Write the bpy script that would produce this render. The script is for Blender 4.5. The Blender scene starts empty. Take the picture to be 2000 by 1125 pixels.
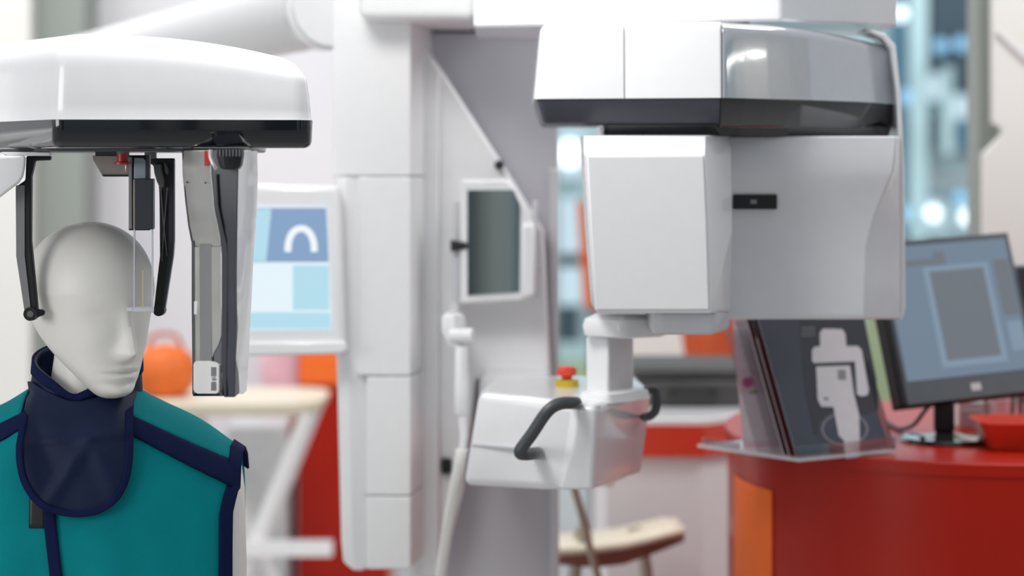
import bpy, bmesh, math, random
import numpy as np
from mathutils import Vector, Matrix

random.seed(4)
C = bpy.context.scene.collection
SC = bpy.context.scene

# ------------------------------------------------------------------ camera, world, lights, exposure
F = 85.0 / 36.0 * 2000.0          # focal length in pixels of the 2000-wide frame
EYE = 1.5684                      # camera height
HZN = 330.0                       # picture row of the horizon (vertical lens shift)
cam = bpy.data.objects.new('camera', bpy.data.cameras.new('camera'))
C.objects.link(cam)
cam.location = (0, 0, EYE)
cam.rotation_euler = (math.pi / 2, 0, 0)
cam.data.lens = 85.0
cam.data.sensor_width = 36.0
cam.data.clip_end = 200
cam.data.shift_y = -(562.5 - HZN) / 2000.0
cam.data.dof.use_dof = True
cam.data.dof.focus_distance = 3.36
cam.data.dof.aperture_fstop = 2.5
SC.camera = cam
SC.view_settings.view_transform = 'Standard'
SC.view_settings.look = 'None'
SC.view_settings.gamma = 1.0
SC.view_settings.use_curve_mapping = False
SC.view_settings.exposure = 0.0

world = bpy.data.worlds.new('hall_light')
SC.world = world
world.use_nodes = True
wb = world.node_tree.nodes['Background']
wb.inputs[0].default_value = (0.93, 0.96, 1.0, 1)
wb.inputs[1].default_value = 0.58


def area(name, loc, target, size, power, col=(1, 1, 1)):
    l = bpy.data.lights.new(name, 'AREA')
    l.shape = 'RECTANGLE'
    l.size, l.size_y = size
    l.energy = power
    l.color = col
    o = bpy.data.objects.new(name, l)
    C.objects.link(o)
    o.location = loc
    d = Vector(target) - Vector(loc)
    o.rotation_euler = d.to_track_quat('-Z', 'Y').to_euler()
    return o


area('key_softbox', (-3.2, 0.9, 1.75), (-0.1, 3.8, 1.35), (1.8, 1.4), 43, (1.0, 0.985, 0.96))
area('scanner_fill', (-0.45, 3.2, 2.4), (0.25, 3.9, 1.35), (0.6, 0.4), 11.5, (1.0, 0.99, 0.97))  # added fill with no lamp of its own, brightens the scanner arm
area('ceiling_panel', (-0.3, 4.5, 4.2), (-0.3, 4.8, 0), (4.5, 3.0), 42, (1.0, 0.99, 0.98))
area('wall_fill', (1.5, 4.5, 3.4), (1.3, 5.6, 1.4), (1.4, 0.6), 30)  # added unseen light to lift the right-hand wall
area('back_panel', (-2.2, 6.4, 4.0), (-2.0, 7.6, 1.0), (3.0, 1.0), 75)
area('hall_panel', (3.0, 12.5, 6.0), (3.0, 16.0, 1.8), (5.0, 2.0), 330, (0.9, 0.97, 1.0))


# ------------------------------------------------------------------ helpers
def at(px, py, y):
    """A point of the place: what the photograph shows at (px, py), at distance y from the camera's plane."""
    return Vector(((px - 1000) / F * y, y, EYE + (HZN - py) / F * y))


def lin(c):
    out = []
    for v in c:
        v = v / 255.0
        out.append(v / 12.92 if v <= 0.04045 else ((v + 0.055) / 1.055) ** 2.4)
    return out


MATS = {}


def mat(name, col, rough=0.5, metal=0.0, coat=0.0, emit=0.0, grain=0.03, scale=40, bump=0.0, bscale=300, spec=0.5):
    m = bpy.data.materials.new(name)
    m.use_nodes = True
    nt = m.node_tree
    p = nt.nodes['Principled BSDF']
    c = lin(col)
    tc = nt.nodes.new('ShaderNodeTexCoord')
    if grain > 0 and emit == 0:
        n = nt.nodes.new('ShaderNodeTexNoise')
        n.inputs['Scale'].default_value = scale
        n.inputs['Detail'].default_value = 3
        nt.links.new(tc.outputs['Object'], n.inputs['Vector'])
        r = nt.nodes.new('ShaderNodeValToRGB')
        r.color_ramp.elements[0].position = 0.3
        r.color_ramp.elements[1].position = 0.7
        r.color_ramp.elements[0].color = [max(0, x * (1 - grain)) for x in c] + [1]
        r.color_ramp.elements[1].color = [min(1, x * (1 + grain)) for x in c] + [1]
        nt.links.new(n.outputs['Fac'], r.inputs['Fac'])
        nt.links.new(r.outputs['Color'], p.inputs['Base Color'])
    else:
        p.inputs['Base Color'].default_value = c + [1]
    p.inputs['Roughness'].default_value = rough
    p.inputs['Specular IOR Level'].default_value = spec
    p.inputs['Metallic'].default_value = metal
    p.inputs['Coat Weight'].default_value = coat
    p.inputs['Coat Roughness'].default_value = 0.04
    if emit > 0:
        p.inputs['Emission Color'].default_value = c + [1]
        p.inputs['Emission Strength'].default_value = emit
        p.inputs['Base Color'].default_value = (0.02, 0.02, 0.02, 1)
    if bump > 0:
        n2 = nt.nodes.new('ShaderNodeTexNoise')
        n2.inputs['Scale'].default_value = bscale
        nt.links.new(tc.outputs['Object'], n2.inputs['Vector'])
        b = nt.nodes.new('ShaderNodeBump')
        b.inputs['Strength'].default_value = bump
        b.inputs['Distance'].default_value = 0.002
        nt.links.new(n2.outputs['Fac'], b.inputs['Height'])
        nt.links.new(b.outputs['Normal'], p.inputs['Normal'])
    MATS[name] = m
    return m


def clear_mat(name, tint=(250, 250, 252), gloss=0.12):
    m = bpy.data.materials.new(name)
    m.use_nodes = True
    nt = m.node_tree
    for n in list(nt.nodes):
        if n.type != 'OUTPUT_MATERIAL':
            nt.nodes.remove(n)
    out = [n for n in nt.nodes if n.type == 'OUTPUT_MATERIAL'][0]
    tr = nt.nodes.new('ShaderNodeBsdfTransparent')
    tr.inputs[0].default_value = lin(tint) + [1]
    gl = nt.nodes.new('ShaderNodeBsdfGlossy')
    gl.inputs['Roughness'].default_value = 0.03
    lw = nt.nodes.new('ShaderNodeLayerWeight')
    lw.inputs[0].default_value = 0.3
    mm = nt.nodes.new('ShaderNodeMath')
    mm.operation = 'MULTIPLY_ADD'
    mm.inputs[1].default_value = 0.7
    mm.inputs[2].default_value = gloss
    nt.links.new(lw.outputs['Fresnel'], mm.inputs[0])
    mx = nt.nodes.new('ShaderNodeMixShader')
    nt.links.new(mm.outputs[0], mx.inputs[0])
    nt.links.new(tr.outputs[0], mx.inputs[1])
    nt.links.new(gl.outputs[0], mx.inputs[2])
    nt.links.new(mx.outputs[0], out.inputs[0])
    MATS[name] = m
    return m


ORG = {}


def thing(name, loc, label, cat, group=None):
    o = bpy.data.objects.new(name, None)
    o.empty_display_size = 0.05
    C.objects.link(o)
    o.location = loc
    ORG[o] = Vector(loc)
    o['label'] = label
    o['category'] = cat
    if group:
        o['group'] = group
    return o


def tag(o, label, cat, group=None, kind=None):
    if label:
        o['label'] = label
    if cat:
        o['category'] = cat
    if group:
        o['group'] = group
    if kind:
        o['kind'] = kind
    return o


def fin(name, bm, m, parent=None, bevel=0.0, seg=2, angle=40, solid=0.0, sub=0, label=None, smooth=True):
    bmesh.ops.remove_doubles(bm, verts=bm.verts, dist=1e-5)
    bmesh.ops.recalc_face_normals(bm, faces=bm.faces)
    if parent is not None:
        org = ORG[parent]
    else:
        xs = [v.co for v in bm.verts]
        org = Vector(((min(v.x for v in xs) + max(v.x for v in xs)) / 2, (min(v.y for v in xs) + max(v.y for v in xs)) / 2, min(v.z for v in xs)))
    bmesh.ops.translate(bm, verts=bm.verts, vec=-org)
    me = bpy.data.meshes.new(name)
    bm.to_mesh(me)
    bm.free()
    if smooth:
        me.shade_smooth()
        me.set_sharp_from_angle(angle=math.radians(angle))
    mm = MATS[m] if isinstance(m, str) else m
    me.materials.append(mm)
    o = bpy.data.objects.new(name, me)
    C.objects.link(o)
    if parent is not None:
        o.parent = parent
    else:
        o.location = org
    ORG[o] = org
    if solid:
        s = o.modifiers.new('thick', 'SOLIDIFY')
        s.thickness = solid
        s.offset = 0
    if bevel:
        b = o.modifiers.new('bevel', 'BEVEL')
        b.width = bevel
        b.segments = seg
        b.limit_method = 'ANGLE'
        b.angle_limit = math.radians(28)
    if sub:
        s = o.modifiers.new('sub', 'SUBSURF')
        s.levels = s.render_levels = sub
    if label:
        o['label'] = label
    return o


def B():
    return bmesh.new()


def loft(bm, rows, cap=True, closed=True):
    vr = [[bm.verts.new(p) for p in r] for r in rows]
    n = len(rows[0])
    for a, b in zip(vr[:-1], vr[1:]):
        for i in range(n if closed else n - 1):
            j = (i + 1) % n
            bm.faces.new((a[i], a[j], b[j], b[i]))
    if cap and closed:
        bm.faces.new(list(reversed(vr[0])))
        bm.faces.new(vr[-1])
    return bm


def sheet(bm, G):
    return loft(bm, G, cap=False, closed=False)


def slab(bm, pts, d):
    d = Vector(d)
    pts = [Vector(p) for p in pts]
    return loft(bm, [pts, [p + d for p in pts]])


def box(bm, lo, hi):
    x0, y0, z0 = lo
    x1, y1, z1 = hi
    return loft(bm, [[(x0, y0, z0), (x1, y0, z0), (x1, y1, z0), (x0, y1, z0)], [(x0, y0, z1), (x1, y0, z1), (x1, y1, z1), (x0, y1, z1)]])


def pbox(bm, px0, px1, py0, py1, y, depth):
    """A box whose front face spans those pixels at distance y."""
    a, b = at(px0, py1, y), at(px1, py0, y)
    return box(bm, (a.x, y, a.z), (b.x, y + depth, b.z))


def tube(bm, pts, r, seg=12, cap=True):
    pts = [Vector(p) for p in pts]
    rs = r if isinstance(r, (list, tuple)) else [r] * len(pts)
    rows = []
    up = None
    for i, p in enumerate(pts):
        t = (pts[min(i + 1, len(pts) - 1)] - pts[max(i - 1, 0)]).normalized()
        if up is None:
            up = Vector((0, 0, 1)) if abs(t.z) < 0.9 else Vector((1, 0, 0))
        s = t.cross(up)
        s.normalize()
        up = s.cross(t).normalized()
        rows.append([p + (s * math.cos(a) + up * math.sin(a)) * rs[i] for a in [2 * math.pi * k / seg for k in range(seg)]])
    return loft(bm, rows, cap)


def spline(pts, n=8):
    pts = [Vector(p) for p in pts]
    out = []
    for i in range(len(pts) - 1):
        p0, p1, p2, p3 = pts[max(i - 1, 0)], pts[i], pts[i + 1], pts[min(i + 2, len(pts) - 1)]
        for k in range(n):
            t = k / n
            out.append(0.5 * ((2 * p1) + (p2 - p0) * t + (2 * p0 - 5 * p1 + 4 * p2 - p3) * t * t + (3 * p1 - p0 - 3 * p2 + p3) * t ** 3))
    out.append(pts[-1])
    return out


def lathe(bm, c, prof, seg=24, M=None):
    c = Vector(c)
    rows = []
    for r, z in prof:
        row = []
        for k in range(seg):
            a = 2 * math.pi * k / seg
            v = Vector((max(r, 1e-4) * math.cos(a), max(r, 1e-4) * math.sin(a), z))
            row.append(c + (M @ v if M else v))
        rows.append(row)
    return loft(bm, rows)


def rpoly(pts, r, inset=0.0, seg=6, ew=None, div=1):
    """Counter-clockwise plan outline moved inwards by inset (times the weight ew of each edge), its corners rounded:
    always the same number of points."""
    n = len(pts)
    P2 = [Vector((p[0], p[1])) for p in pts]
    rs = r if isinstance(r, (list, tuple)) else [r] * n
    ew = ew or [1] * n
    nv = []
    for i in range(n):
        a, b, c = P2[i - 1], P2[i], P2[(i + 1) % n]
        d1, d2 = (b - a).normalized(), (c - b).normalized()
        n1, n2 = Vector((-d1.y, d1.x)), Vector((-d2.y, d2.x))
        o1, o2 = inset * ew[i - 1], inset * ew[i]
        det = n1.x * n2.y - n1.y * n2.x
        if abs(det) < 0.05:
            nv.append(b + (n1 + n2) * (o1 + o2) / 4)
        else:
            nv.append(b + Vector(((o1 * n2.y - o2 * n1.y) / det, (n1.x * o2 - n2.x * o1) / det)))
    out = []
    for i in range(n):
        a, b, c = nv[i - 1], nv[i], nv[(i + 1) % n]
        d1, d2 = (a - b), (c - b)
        l1, l2 = d1.length, d2.length
        d1.normalize()
        d2.normalize()
        ang = math.acos(max(-1, min(1, d1.dot(d2))))
        rr = max(rs[i] - inset * min(ew[i - 1], ew[i]), 0.0012)
        t = min(rr / math.tan(ang / 2), 0.45 * l1, 0.45 * l2)
        p, q = b + d1 * t, b + d2 * t
        for k in range(seg + 1):
            s = k / seg
            out.append(p * (1 - s) ** 2 + b * 2 * s * (1 - s) + q * s * s)
    if div > 1:
        full = []
        for i in range(n):
            arc = out[i * (seg + 1):(i + 1) * (seg + 1)]
            nxt = out[((i + 1) % n) * (seg + 1)]
            full += arc + [arc[-1].lerp(nxt, k / div) for k in range(1, div)]
        out = full
    return out


def shell(bm, pts, r, prof, zf=None, seg=6, ew=None, div=1):
    """Loft of a rounded plan outline through (height, inset) levels; zf(x, y, z) may reshape the height."""
    rows = []
    for z, ins in prof:
        row = []
        for p in rpoly(pts, r, ins, seg, ew, div):
            zz = zf(p.x, p.y, z) if zf else z
            row.append(Vector((p.x, p.y, zz)))
        rows.append(row)
    return loft(bm, rows)


def dome(z0, z1, R, n=6, taper=0.0):
    """Profile of a wall from z0 up to z1 with a rounded top edge of radius R."""
    out = [(z0, 0.0), (z0 + 0.5 * (z1 - R - z0), taper * 0.5)]
    for k in range(n + 1):
        a = math.pi / 2 * k / n
        out.append((z1 - R + R * math.sin(a), taper + R * (1 - math.cos(a))))
    return out


def ngon_print(bm, pts):
    bm.faces.new([bm.verts.new(p) for p in pts])


# ------------------------------------------------------------------ materials
mat('white_gloss', (239, 239, 241), 0.22, coat=0.5, grain=0.01)
mat('white_satin', (238, 238, 239), 0.4, grain=0.01)
mat('white_warm', (236, 235, 231), 0.5, grain=0.015)
mat('light_grey', (205, 206, 210), 0.3, coat=0.3, grain=0.02)
mat('detector_grey', (224, 224, 228), 0.32, coat=0.2, grain=0.015)
mat('silver_gloss', (200, 203, 209), 0.06, metal=0.55, coat=1.0, grain=0.02)
mat('steel', (158, 150, 145), 0.35, metal=0.3, grain=0.06, scale=90)
mat('polished_steel', (196, 196, 192), 0.26, metal=0.55, grain=0.03)
mat('black_gloss', (24, 26, 32), 0.06, coat=1.0, grain=0.05)
mat('graphite', (58, 61, 70), 0.38, grain=0.05)
mat('black_matt', (20, 21, 24), 0.45, grain=0.08)
mat('dark_grey', (104, 103, 104), 0.45, grain=0.05)
mat('mid_grey', (135, 135, 137), 0.4, grain=0.03)
mat('blue_grey', (160, 172, 186), 0.3, grain=0.03)
mat('handle_grey', (66, 70, 73), 0.4, grain=0.05)
mat('red_plastic', (186, 40, 38), 0.35, grain=0.05)
mat('red_button', (224, 66, 38), 0.3, grain=0.05)
mat('pale_yellow', (214, 200, 150), 0.5, grain=0.02)
mat('yellow_plastic', (200, 175, 40), 0.4, grain=0.05)
mat('mannequin_skin', (238, 236, 230), 0.42, grain=0.012, scale=12)
mat('teal_fabric', (0, 133, 140), 0.75, spec=0.12, grain=0.06, scale=16, bump=0.25, bscale=900)
mat('navy_fabric', (18, 31, 62), 0.5, spec=0.2, grain=0.12, scale=14, bump=0.3, bscale=900)
mat('navy_binding', (20, 29, 68), 0.8, spec=0.1, grain=0.08, bump=0.3, bscale=1200)
mat('column_grey', (196, 196, 203), 0.16, coat=0.6, grain=0.015, scale=3)
mat('mirror_glass', (205, 215, 218), 0.03, metal=1.0, grain=0.0)
mat('red_lacquer', (172, 28, 8), 0.3, spec=0.3, grain=0.05, scale=6)
mat('red_laminate', (214, 62, 38), 0.35, coat=0.2, grain=0.03)
mat('orange_fabric', (232, 112, 40), 0.6, grain=0.08)
mat('rust_fabric', (196, 80, 34), 0.6, grain=0.08)
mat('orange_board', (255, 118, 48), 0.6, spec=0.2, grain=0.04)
mat('beige_seat', (232, 222, 200), 0.45, grain=0.04)
mat('brown_wood', (138, 84, 66), 0.45, grain=0.12, scale=25)
mat('nickel', (178, 170, 152), 0.3, metal=0.7, grain=0.04)
mat('pillar_green_grey', (150, 157, 151), 0.6, grain=0.02, scale=2)
mat('wall_white', (232, 232, 236), 0.6, grain=0.012, scale=1.5)
mat('wall_cream', (232, 231, 226), 0.55, grain=0.012, scale=1.5)
mat('floor_grey', (186, 184, 182), 0.4, grain=0.06, scale=3)
mat('hall_teal', (165, 188, 192), 0.5, grain=0.05, scale=0.6)
mat('hall_dark', (58, 76, 86), 0.4, grain=0.1, scale=0.8)
mat('hall_blue', (82, 124, 146), 0.4, grain=0.1, scale=0.8)
mat('hall_pale', (178, 205, 208), 0.5, grain=0.05, scale=0.8)
mat('lit_panel', (200, 226, 238), emit=0.95)
mat('lamp_bulb', (226, 242, 248), emit=2.6)
mat('lamp_blue', (120, 172, 205), emit=1.6)
mat('spot_bulb', (255, 250, 240), emit=40.0)
mat('screen_white', (226, 240, 248), emit=1.0)
mat('screen_blue', (128, 158, 194), emit=1.0)
mat('screen_cyan', (176, 218, 234), emit=1.0)
mat('screen_arch', (238, 244, 250), emit=1.0)
mat('monitor_blue', (112, 132, 152), emit=0.85)
mat('monitor_grey', (108, 116, 124), emit=0.85)
mat('monitor_pale', (130, 152, 172), emit=0.85)
mat('monitor_bezel', (92, 100, 104), 0.35, grain=0.04)
mat('navy_print', (48, 52, 70), 0.25, coat=0.4, grain=0.15, scale=8)
mat('dark_print', (34, 34, 46), 0.3, coat=0.3, grain=0.1)
mat('maroon_print', (92, 36, 48), 0.35, coat=0.3, grain=0.1)
mat('print_white', (212, 208, 212), 0.4, grain=0.03)
mat('pink_paper', (244, 202, 213), 0.5, grain=0.08, scale=14)
mat('green_paper', (168, 184, 146), 0.5, grain=0.08, scale=4)
mat('paper_white', (232, 231, 230), 0.6, grain=0.03)
mat('grey_box', (206, 210, 212), 0.5, grain=0.04)
mat('case_grey', (68, 67, 66), 0.5, grain=0.06)
clear_mat('acrylic')
clear_mat('thin_acrylic', gloss=0.0)
mat('acrylic_edge', (236, 240, 244), 0.15, coat=0.5, grain=0.01)
mat('magenta_print', (196, 70, 130), 0.5, grain=0.1)
mat('leaf_print', (120, 150, 70), 0.5, grain=0.1)
mat('pale_print', (238, 222, 226), 0.5, grain=0.05)


def frosted(name, col, k):
    m = bpy.data.materials.new(name)
    m.use_nodes = True
    nt = m.node_tree
    p = nt.nodes['Principled BSDF']
    p.inputs['Base Color'].default_value = lin(col) + [1]
    p.inputs['Roughness'].default_value = 0.12
    p.inputs['Alpha'].default_value = k
    MATS[name] = m


frosted('milky_acrylic', (238, 240, 244), 0.62)

# ------------------------------------------------------------------ the setting
bm = B(); box(bm, (-14, -4, -0.1), (16, 26, 0))
tag(fin('floor', bm, 'floor_grey'), 'light grey exhibition hall floor under the whole stand', None, kind='structure')


def struct(name, bm, m, label, bevel=0.0):
    return tag(fin(name, bm, m, bevel=bevel), label, None, kind='structure')


bm = B(); a = at(165, 0, 8.0); b = at(720, 0, 8.0)
box(bm, (a.x, 8.0, 0), (b.x, 8.1, 3.4)); struct('wall_back', bm, 'wall_white', 'white partition wall far behind the mannequin')
bm = B(); a = at(-420, 0, 7.6); b = at(58, 0, 7.6)
box(bm, (a.x, 7.6, 0), (b.x, 7.7, 3.4)); struct('wall_left', bm, 'wall_cream', 'off white partition wall at the left edge')
bm = B(); a = at(52, 0, 7.7); b = at(162, 0, 7.7)
box(bm, (a.x, 7.7, 0), (b.x, 7.98, 3.4)); struct('trim_1', bm, 'pillar_green_grey', 'grey green wall post between the two white partitions')

# right-hand booth wall: white sheet with a stepped edge in front of a grey post
bm = B()
pts = [at(*p, 5.6) for p in [(1938, -300), (2300, -300), (2300, 1500), (1922, 1500), (1922, 302), (1960, 262), (1958, 250), (1942, 240)]]
for p in pts:
    p.z = max(p.z, 0.0)
slab(bm, pts, (0, 0.04, 0)); struct('wall_right', bm, 'wall_cream', 'white angular booth wall sheet behind the desk monitor')
bm = B(); a = at(1912, 0, 5.75); b = at(1975, 0, 5.75)
box(bm, (a.x, 5.75, 0), (b.x, 5.9, 2.6)); struct('trim_2', bm, 'pillar_green_grey', 'grey post at the edge of the white booth wall')
bm = B()
tube(bm, [at(1945, 62, 5.595), at(2010, 124, 5.595)], 0.0035, 6)
struct('trim_3', bm, 'light_grey', 'diagonal joint in the white booth wall')

# far end of the hall: glazed stand with lit and dark fields
YF = 16.0
st = thing('glazed_stand', (2.9, YF, 0), 'tall teal grey glazed stand far behind with lit and dark fields', 'exhibition stand')


def field(px0, px1, py0, py1, m, y=YF, name='panel', d=0.06):
    bm = B(); pbox(bm, px0, px1, py0, py1, y, d)
    return fin(name, bm, m, st)


a = at(1060, 0, YF); b = at(2100, 0, YF)
bm = B(); box(bm, (a.x, YF + 0.06, 0), (b.x, YF + 0.3, 4.6)); fin('wall_body', bm, 'hall_teal', st)
field(1740, 1775, -120, 470, 'hall_blue')
field(1776, 1812, -120, 470, 'hall_pale', YF - 0.1)
field(1815, 1905, -60, 140, 'hall_dark')
field(1860, 1895, 60, 190, 'hall_dark', YF - 0.05)
field(1840, 1862, 130, 300, 'hall_pale', YF - 0.08)
field(1802, 1850, 145, 195, 'lit_panel', YF - 0.06)
field(1862, 1922, 185, 232, 'lit_panel', YF - 0.06)
field(1810, 1828, 225, 290, 'hall_dark', YF - 0.05)
field(1875, 1908, 235, 290, 'hall_blue', YF - 0.05)
field(1806, 1846, 392, 450, 'lit_panel', YF - 0.06)
field(1872, 1912, 400, 445, 'lit_panel', YF - 0.06)
field(1780, 1930, 345, 358, 'mid_grey', YF - 0.07, 'rail')
field(1092, 1142, 255, 350, 'lit_panel')
field(1092, 1135, 390, 495, 'lit_panel', YF - 0.02)
field(1090, 1145, 498, 518, 'hall_dark', YF - 0.03)
field(1092, 1138, 522, 595, 'lit_panel', YF - 0.02)
field(1090, 1130, 600, 668, 'hall_dark', YF - 0.03)
field(1088, 1150, 668, 706, 'hall_pale', YF - 0.03)
field(1088, 1150, 706, 760, 'green_paper', YF - 0.04)


def hall_lamp(px, py, m, label, y=YF - 0.3, r=0.05):
    p = at(px, py, y)
    t = thing('hall_lamp', p, label, 'lamp', 'small round lamps on the far glazed stand')
    bm = B(); lathe(bm, p, [(0.001, -r), (r * .7, -r * .7), (r, 0), (r * .7, r * .7), (0.001, r)], 12)
    fin('bulb', bm, m, t)
    bm = B(); tube(bm, [p, p + Vector((0, 0.34, 0))], 0.012, 8)
    fin('bracket', bm, 'hall_dark', t)


hall_lamp(1838, 90, 'lamp_blue', 'blue hall lamp, lower left of the close pair above the monitor')
hall_lamp(1876, 86, 'lamp_blue', 'blue hall lamp, upper right of the close pair above the monitor')
hall_lamp(1757, 26, 'lamp_bulb', 'white hall lamp beside the end of the white overhead boom')
hall_lamp(1768, 190, 'lamp_blue', 'pale hall lamp half hidden behind the scanner upper right edge')
hall_lamp(1768, 418, 'lamp_blue', 'dim hall lamp half hidden behind the scanner lower right edge')
hall_lamp(1876, 388, 'lamp_blue', 'dim hall lamp above the lit fields just over the monitor')
hall_lamp(1890, 424, 'lamp_bulb', 'bright hall lamp directly above the desk monitor, right one')
hall_lamp(1822, 416, 'lamp_bulb', 'bright hall lamp directly above the desk monitor, left one')
hall_lamp(1112, 300, 'lamp_bulb', 'white hall lamp seen in the gap between grey column and scanner', r=.09)

# orange banner in the gap
p0 = at(1132, 0, 10.0)
bn = thing('orange_banner', (p0.x + 0.06, 10.0, 0), 'orange upright banner in the gap left of the scanner head', 'banner')
bm = B(); slab(bm, [at(1128, 392, 10), at(1185, 392, 10), at(1185, 600, 10), at(1140, 600, 10)], (0, 0.02, 0)); fin('cloth', bm, 'orange_board', bn)
bm = B(); a = at(1160, 600, 10); box(bm, (a.x - 0.02, 10.02, 0), (a.x + 0.02, 10.06, a.z + 0.3)); fin('pole', bm, 'mid_grey', bn)
bm = B(); box(bm, (a.x - 0.2, 9.9, 0), (a.x + 0.2, 10.2, 0.02)); fin('foot', bm, 'mid_grey', bn)
# green banner seen between the brochures and the monitor
a = at(1690, 560, 9.5); b = at(1760, 735, 9.5)
bn = thing('green_banner', ((a.x + b.x) / 2, 9.5, 0), 'pale green upright banner seen between brochures and monitor', 'banner')
bm = B(); box(bm, (a.x, 9.5, 0.05), (b.x, 9.52, a.z)); fin('cloth', bm, 'green_paper', bn)
bm = B(); box(bm, (a.x - 0.05, 9.42, 0), (b.x + 0.05, 9.6, 0.05)); fin('foot', bm, 'mid_grey', bn)

# unseen partitions added behind the camera to give reflections: pale and dark strips
for k, (x0, x1, m) in enumerate([(-9, -5.6, 'wall_cream'), (-5.6, -4.9, 'hall_dark'), (-4.9, -2.6, 'wall_white'), (-2.6, -2.1, 'hall_teal'), (-2.1, -.9, 'hall_dark'), (-.9, -.235, 'hall_teal'), (-.235, -.19, 'hall_dark'), (-.19, -.13, 'pillar_green_grey'), (-.13, .0, 'wall_cream'), (.0, .03, 'hall_pale'), (.03, .055, 'wall_white'), (.055, .14, 'hall_dark'), (.14, .6, 'wall_cream'), (.6, 1.0, 'hall_dark'), (1.0, 2.4, 'hall_pale'), (2.4, 3.4, 'hall_dark'), (3.4, 5.2, 'wall_white'), (5.2, 5.8, 'hall_blue'), (5.8, 9, 'hall_teal')]):
    bm = B(); box(bm, (x0, -3.6 + .1 * (k % 2), 0), (x1, -3.3 + .1 * (k % 2), 3.2)); struct('wall_added_front' if k == 0 else 'wall_added_front.%03d' % k, bm, m, 'partition added for reflections facing the stand, panel %d from the left' % (k + 1))
for k, (y0, y1, m) in enumerate([(-3, -.6, 'wall_white'), (-.6, .4, 'hall_dark'), (.4, 2.2, 'hall_pale'), (2.2, 3.0, 'hall_teal'), (3.0, 4.4, 'wall_cream')]):  # unseen panels to the right, likewise added for the glossy covers to reflect
    bm = B(); box(bm, (6.2 + .1 * (k % 2), y0, 0), (6.5, y1, 3.0)); struct('wall_added_side' if k == 0 else 'wall_added_side.%03d' % k, bm, m, 'side partition added for reflections, panel %d from the front' % (k + 1))

rl_ = thing('lamp_strip', (5.98, 3.12, 0), 'short strip of small bright lamps on a pole, mirrored in the scanner end cover', 'lamp')
bm = B(); tube(bm, [(5.97, 2.58, 2.74), (5.97, 3.68, 2.76)], .012, 8); fin('rail', bm, 'mid_grey', rl_)
bm = B(); tube(bm, [(5.98, 3.12, 0), (5.98, 3.12, 2.75)], .015, 8); fin('post', bm, 'mid_grey', rl_)
bm = B(); lathe(bm, (5.98, 3.12, 0), [(.12, 0), (.12, .01), (.02, .015)], 20); fin('foot', bm, 'mid_grey', rl_)
for k in range(9):
    bm = B(); lathe(bm, (5.93, 2.64 + k * .12, 2.685 + k * .004), [(.003, -.022), (.009, -.014), (.011, 0), (.009, .014), (.003, .022)], 12); fin('bulb', bm, 'spot_bulb', rl_)

# ------------------------------------------------------------------ back left: red cabinet, folding table, bag, box
a = at(582, 0, 7.3); b = at(760, 0, 7.3)
cab = thing('red_cabinet', ((a.x + b.x) / 2, 7.4, 0), 'tall red cabinet standing behind the white scanner column', 'cabinet')
zt = at(0, 640, 7.3).z
bm = B(); box(bm, (a.x, 7.3, 0.06), (b.x, 7.7, zt)); fin('body', bm, 'red_laminate', cab, bevel=0.006)
zd = at(0, 758, 7.3).z
bm = B(); box(bm, (a.x + 0.006, 7.285, 0.08), (b.x - 0.006, 7.3, zd)); fin('door', bm, 'red_lacquer', cab, bevel=0.003)
bm = B(); box(bm, (a.x + 0.006, 7.285, zd + 0.012), (b.x - 0.006, 7.3, zt - 0.01)); fin('drawer', bm, 'orange_board', cab, bevel=0.003)
bm = B(); box(bm, (a.x + 0.03, 7.33, 0), (b.x - 0.03, 7.66, 0.06)); fin('plinth', bm, 'dark_grey', cab)

YT = 6.6
tz = at(0, 790, YT).z
tb = thing('folding_table', (at(470, 0, YT).x, YT, 0), 'white folding table with crossed legs behind the mannequin shoulder', 'table')
bm = B()
c = at(470, 0, YT + .2).x
shell(bm, [(c - .27, YT), (c + .24, YT), (c + .24, YT + .5), (c - .27, YT + .5)], 0.16, [(tz - .035, 0.02), (tz - 0.02, 0.003), (tz, 0), (tz + .004, 0.004)])
fin('tabletop', bm, 'beige_seat', tb)
for yy in (YT + 0.06, YT + 0.42):
    bm = B(); tube(bm, [(c - .16, yy, 0), (c + .20, yy, tz - .03)], 0.022, 10); fin('leg', bm, 'white_satin', tb)
    bm = B(); tube(bm, [(c + .24, yy + .03, 0), (c - .18, yy + .03, tz - .03)], 0.022, 10); fin('leg', bm, 'white_satin', tb)
z2 = at(0, 1075, YT).z
bm = B(); box(bm, (c - .12, YT + .02, z2 - .02), (c + .27, YT + .06, z2 + .02)); fin('crossbar', bm, 'white_satin', tb)

# bag on the table
p = at(322, 745, YT + .2); p.z = tz + 0.004
bg = thing('orange_bag', p, 'round orange bag lying on the white folding table', 'bag')
bm = B()
lathe(bm, p, [(0.02, 0), (0.06, 0.004), (0.085, 0.035), (0.092, 0.075), (0.08, 0.115), (0.045, 0.14), (0.01, 0.146)], 24)
fin('body', bm, 'orange_fabric', bg)
bm = B(); tube(bm, spline([p + Vector((-.05, 0, .125)), p + Vector((-.03, 0, .17)), p + Vector((.03, 0, .17)), p + Vector((.05, 0, .125))], 6), 0.006, 8)
fin('strap', bm, 'rust_fabric', bg)
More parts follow.
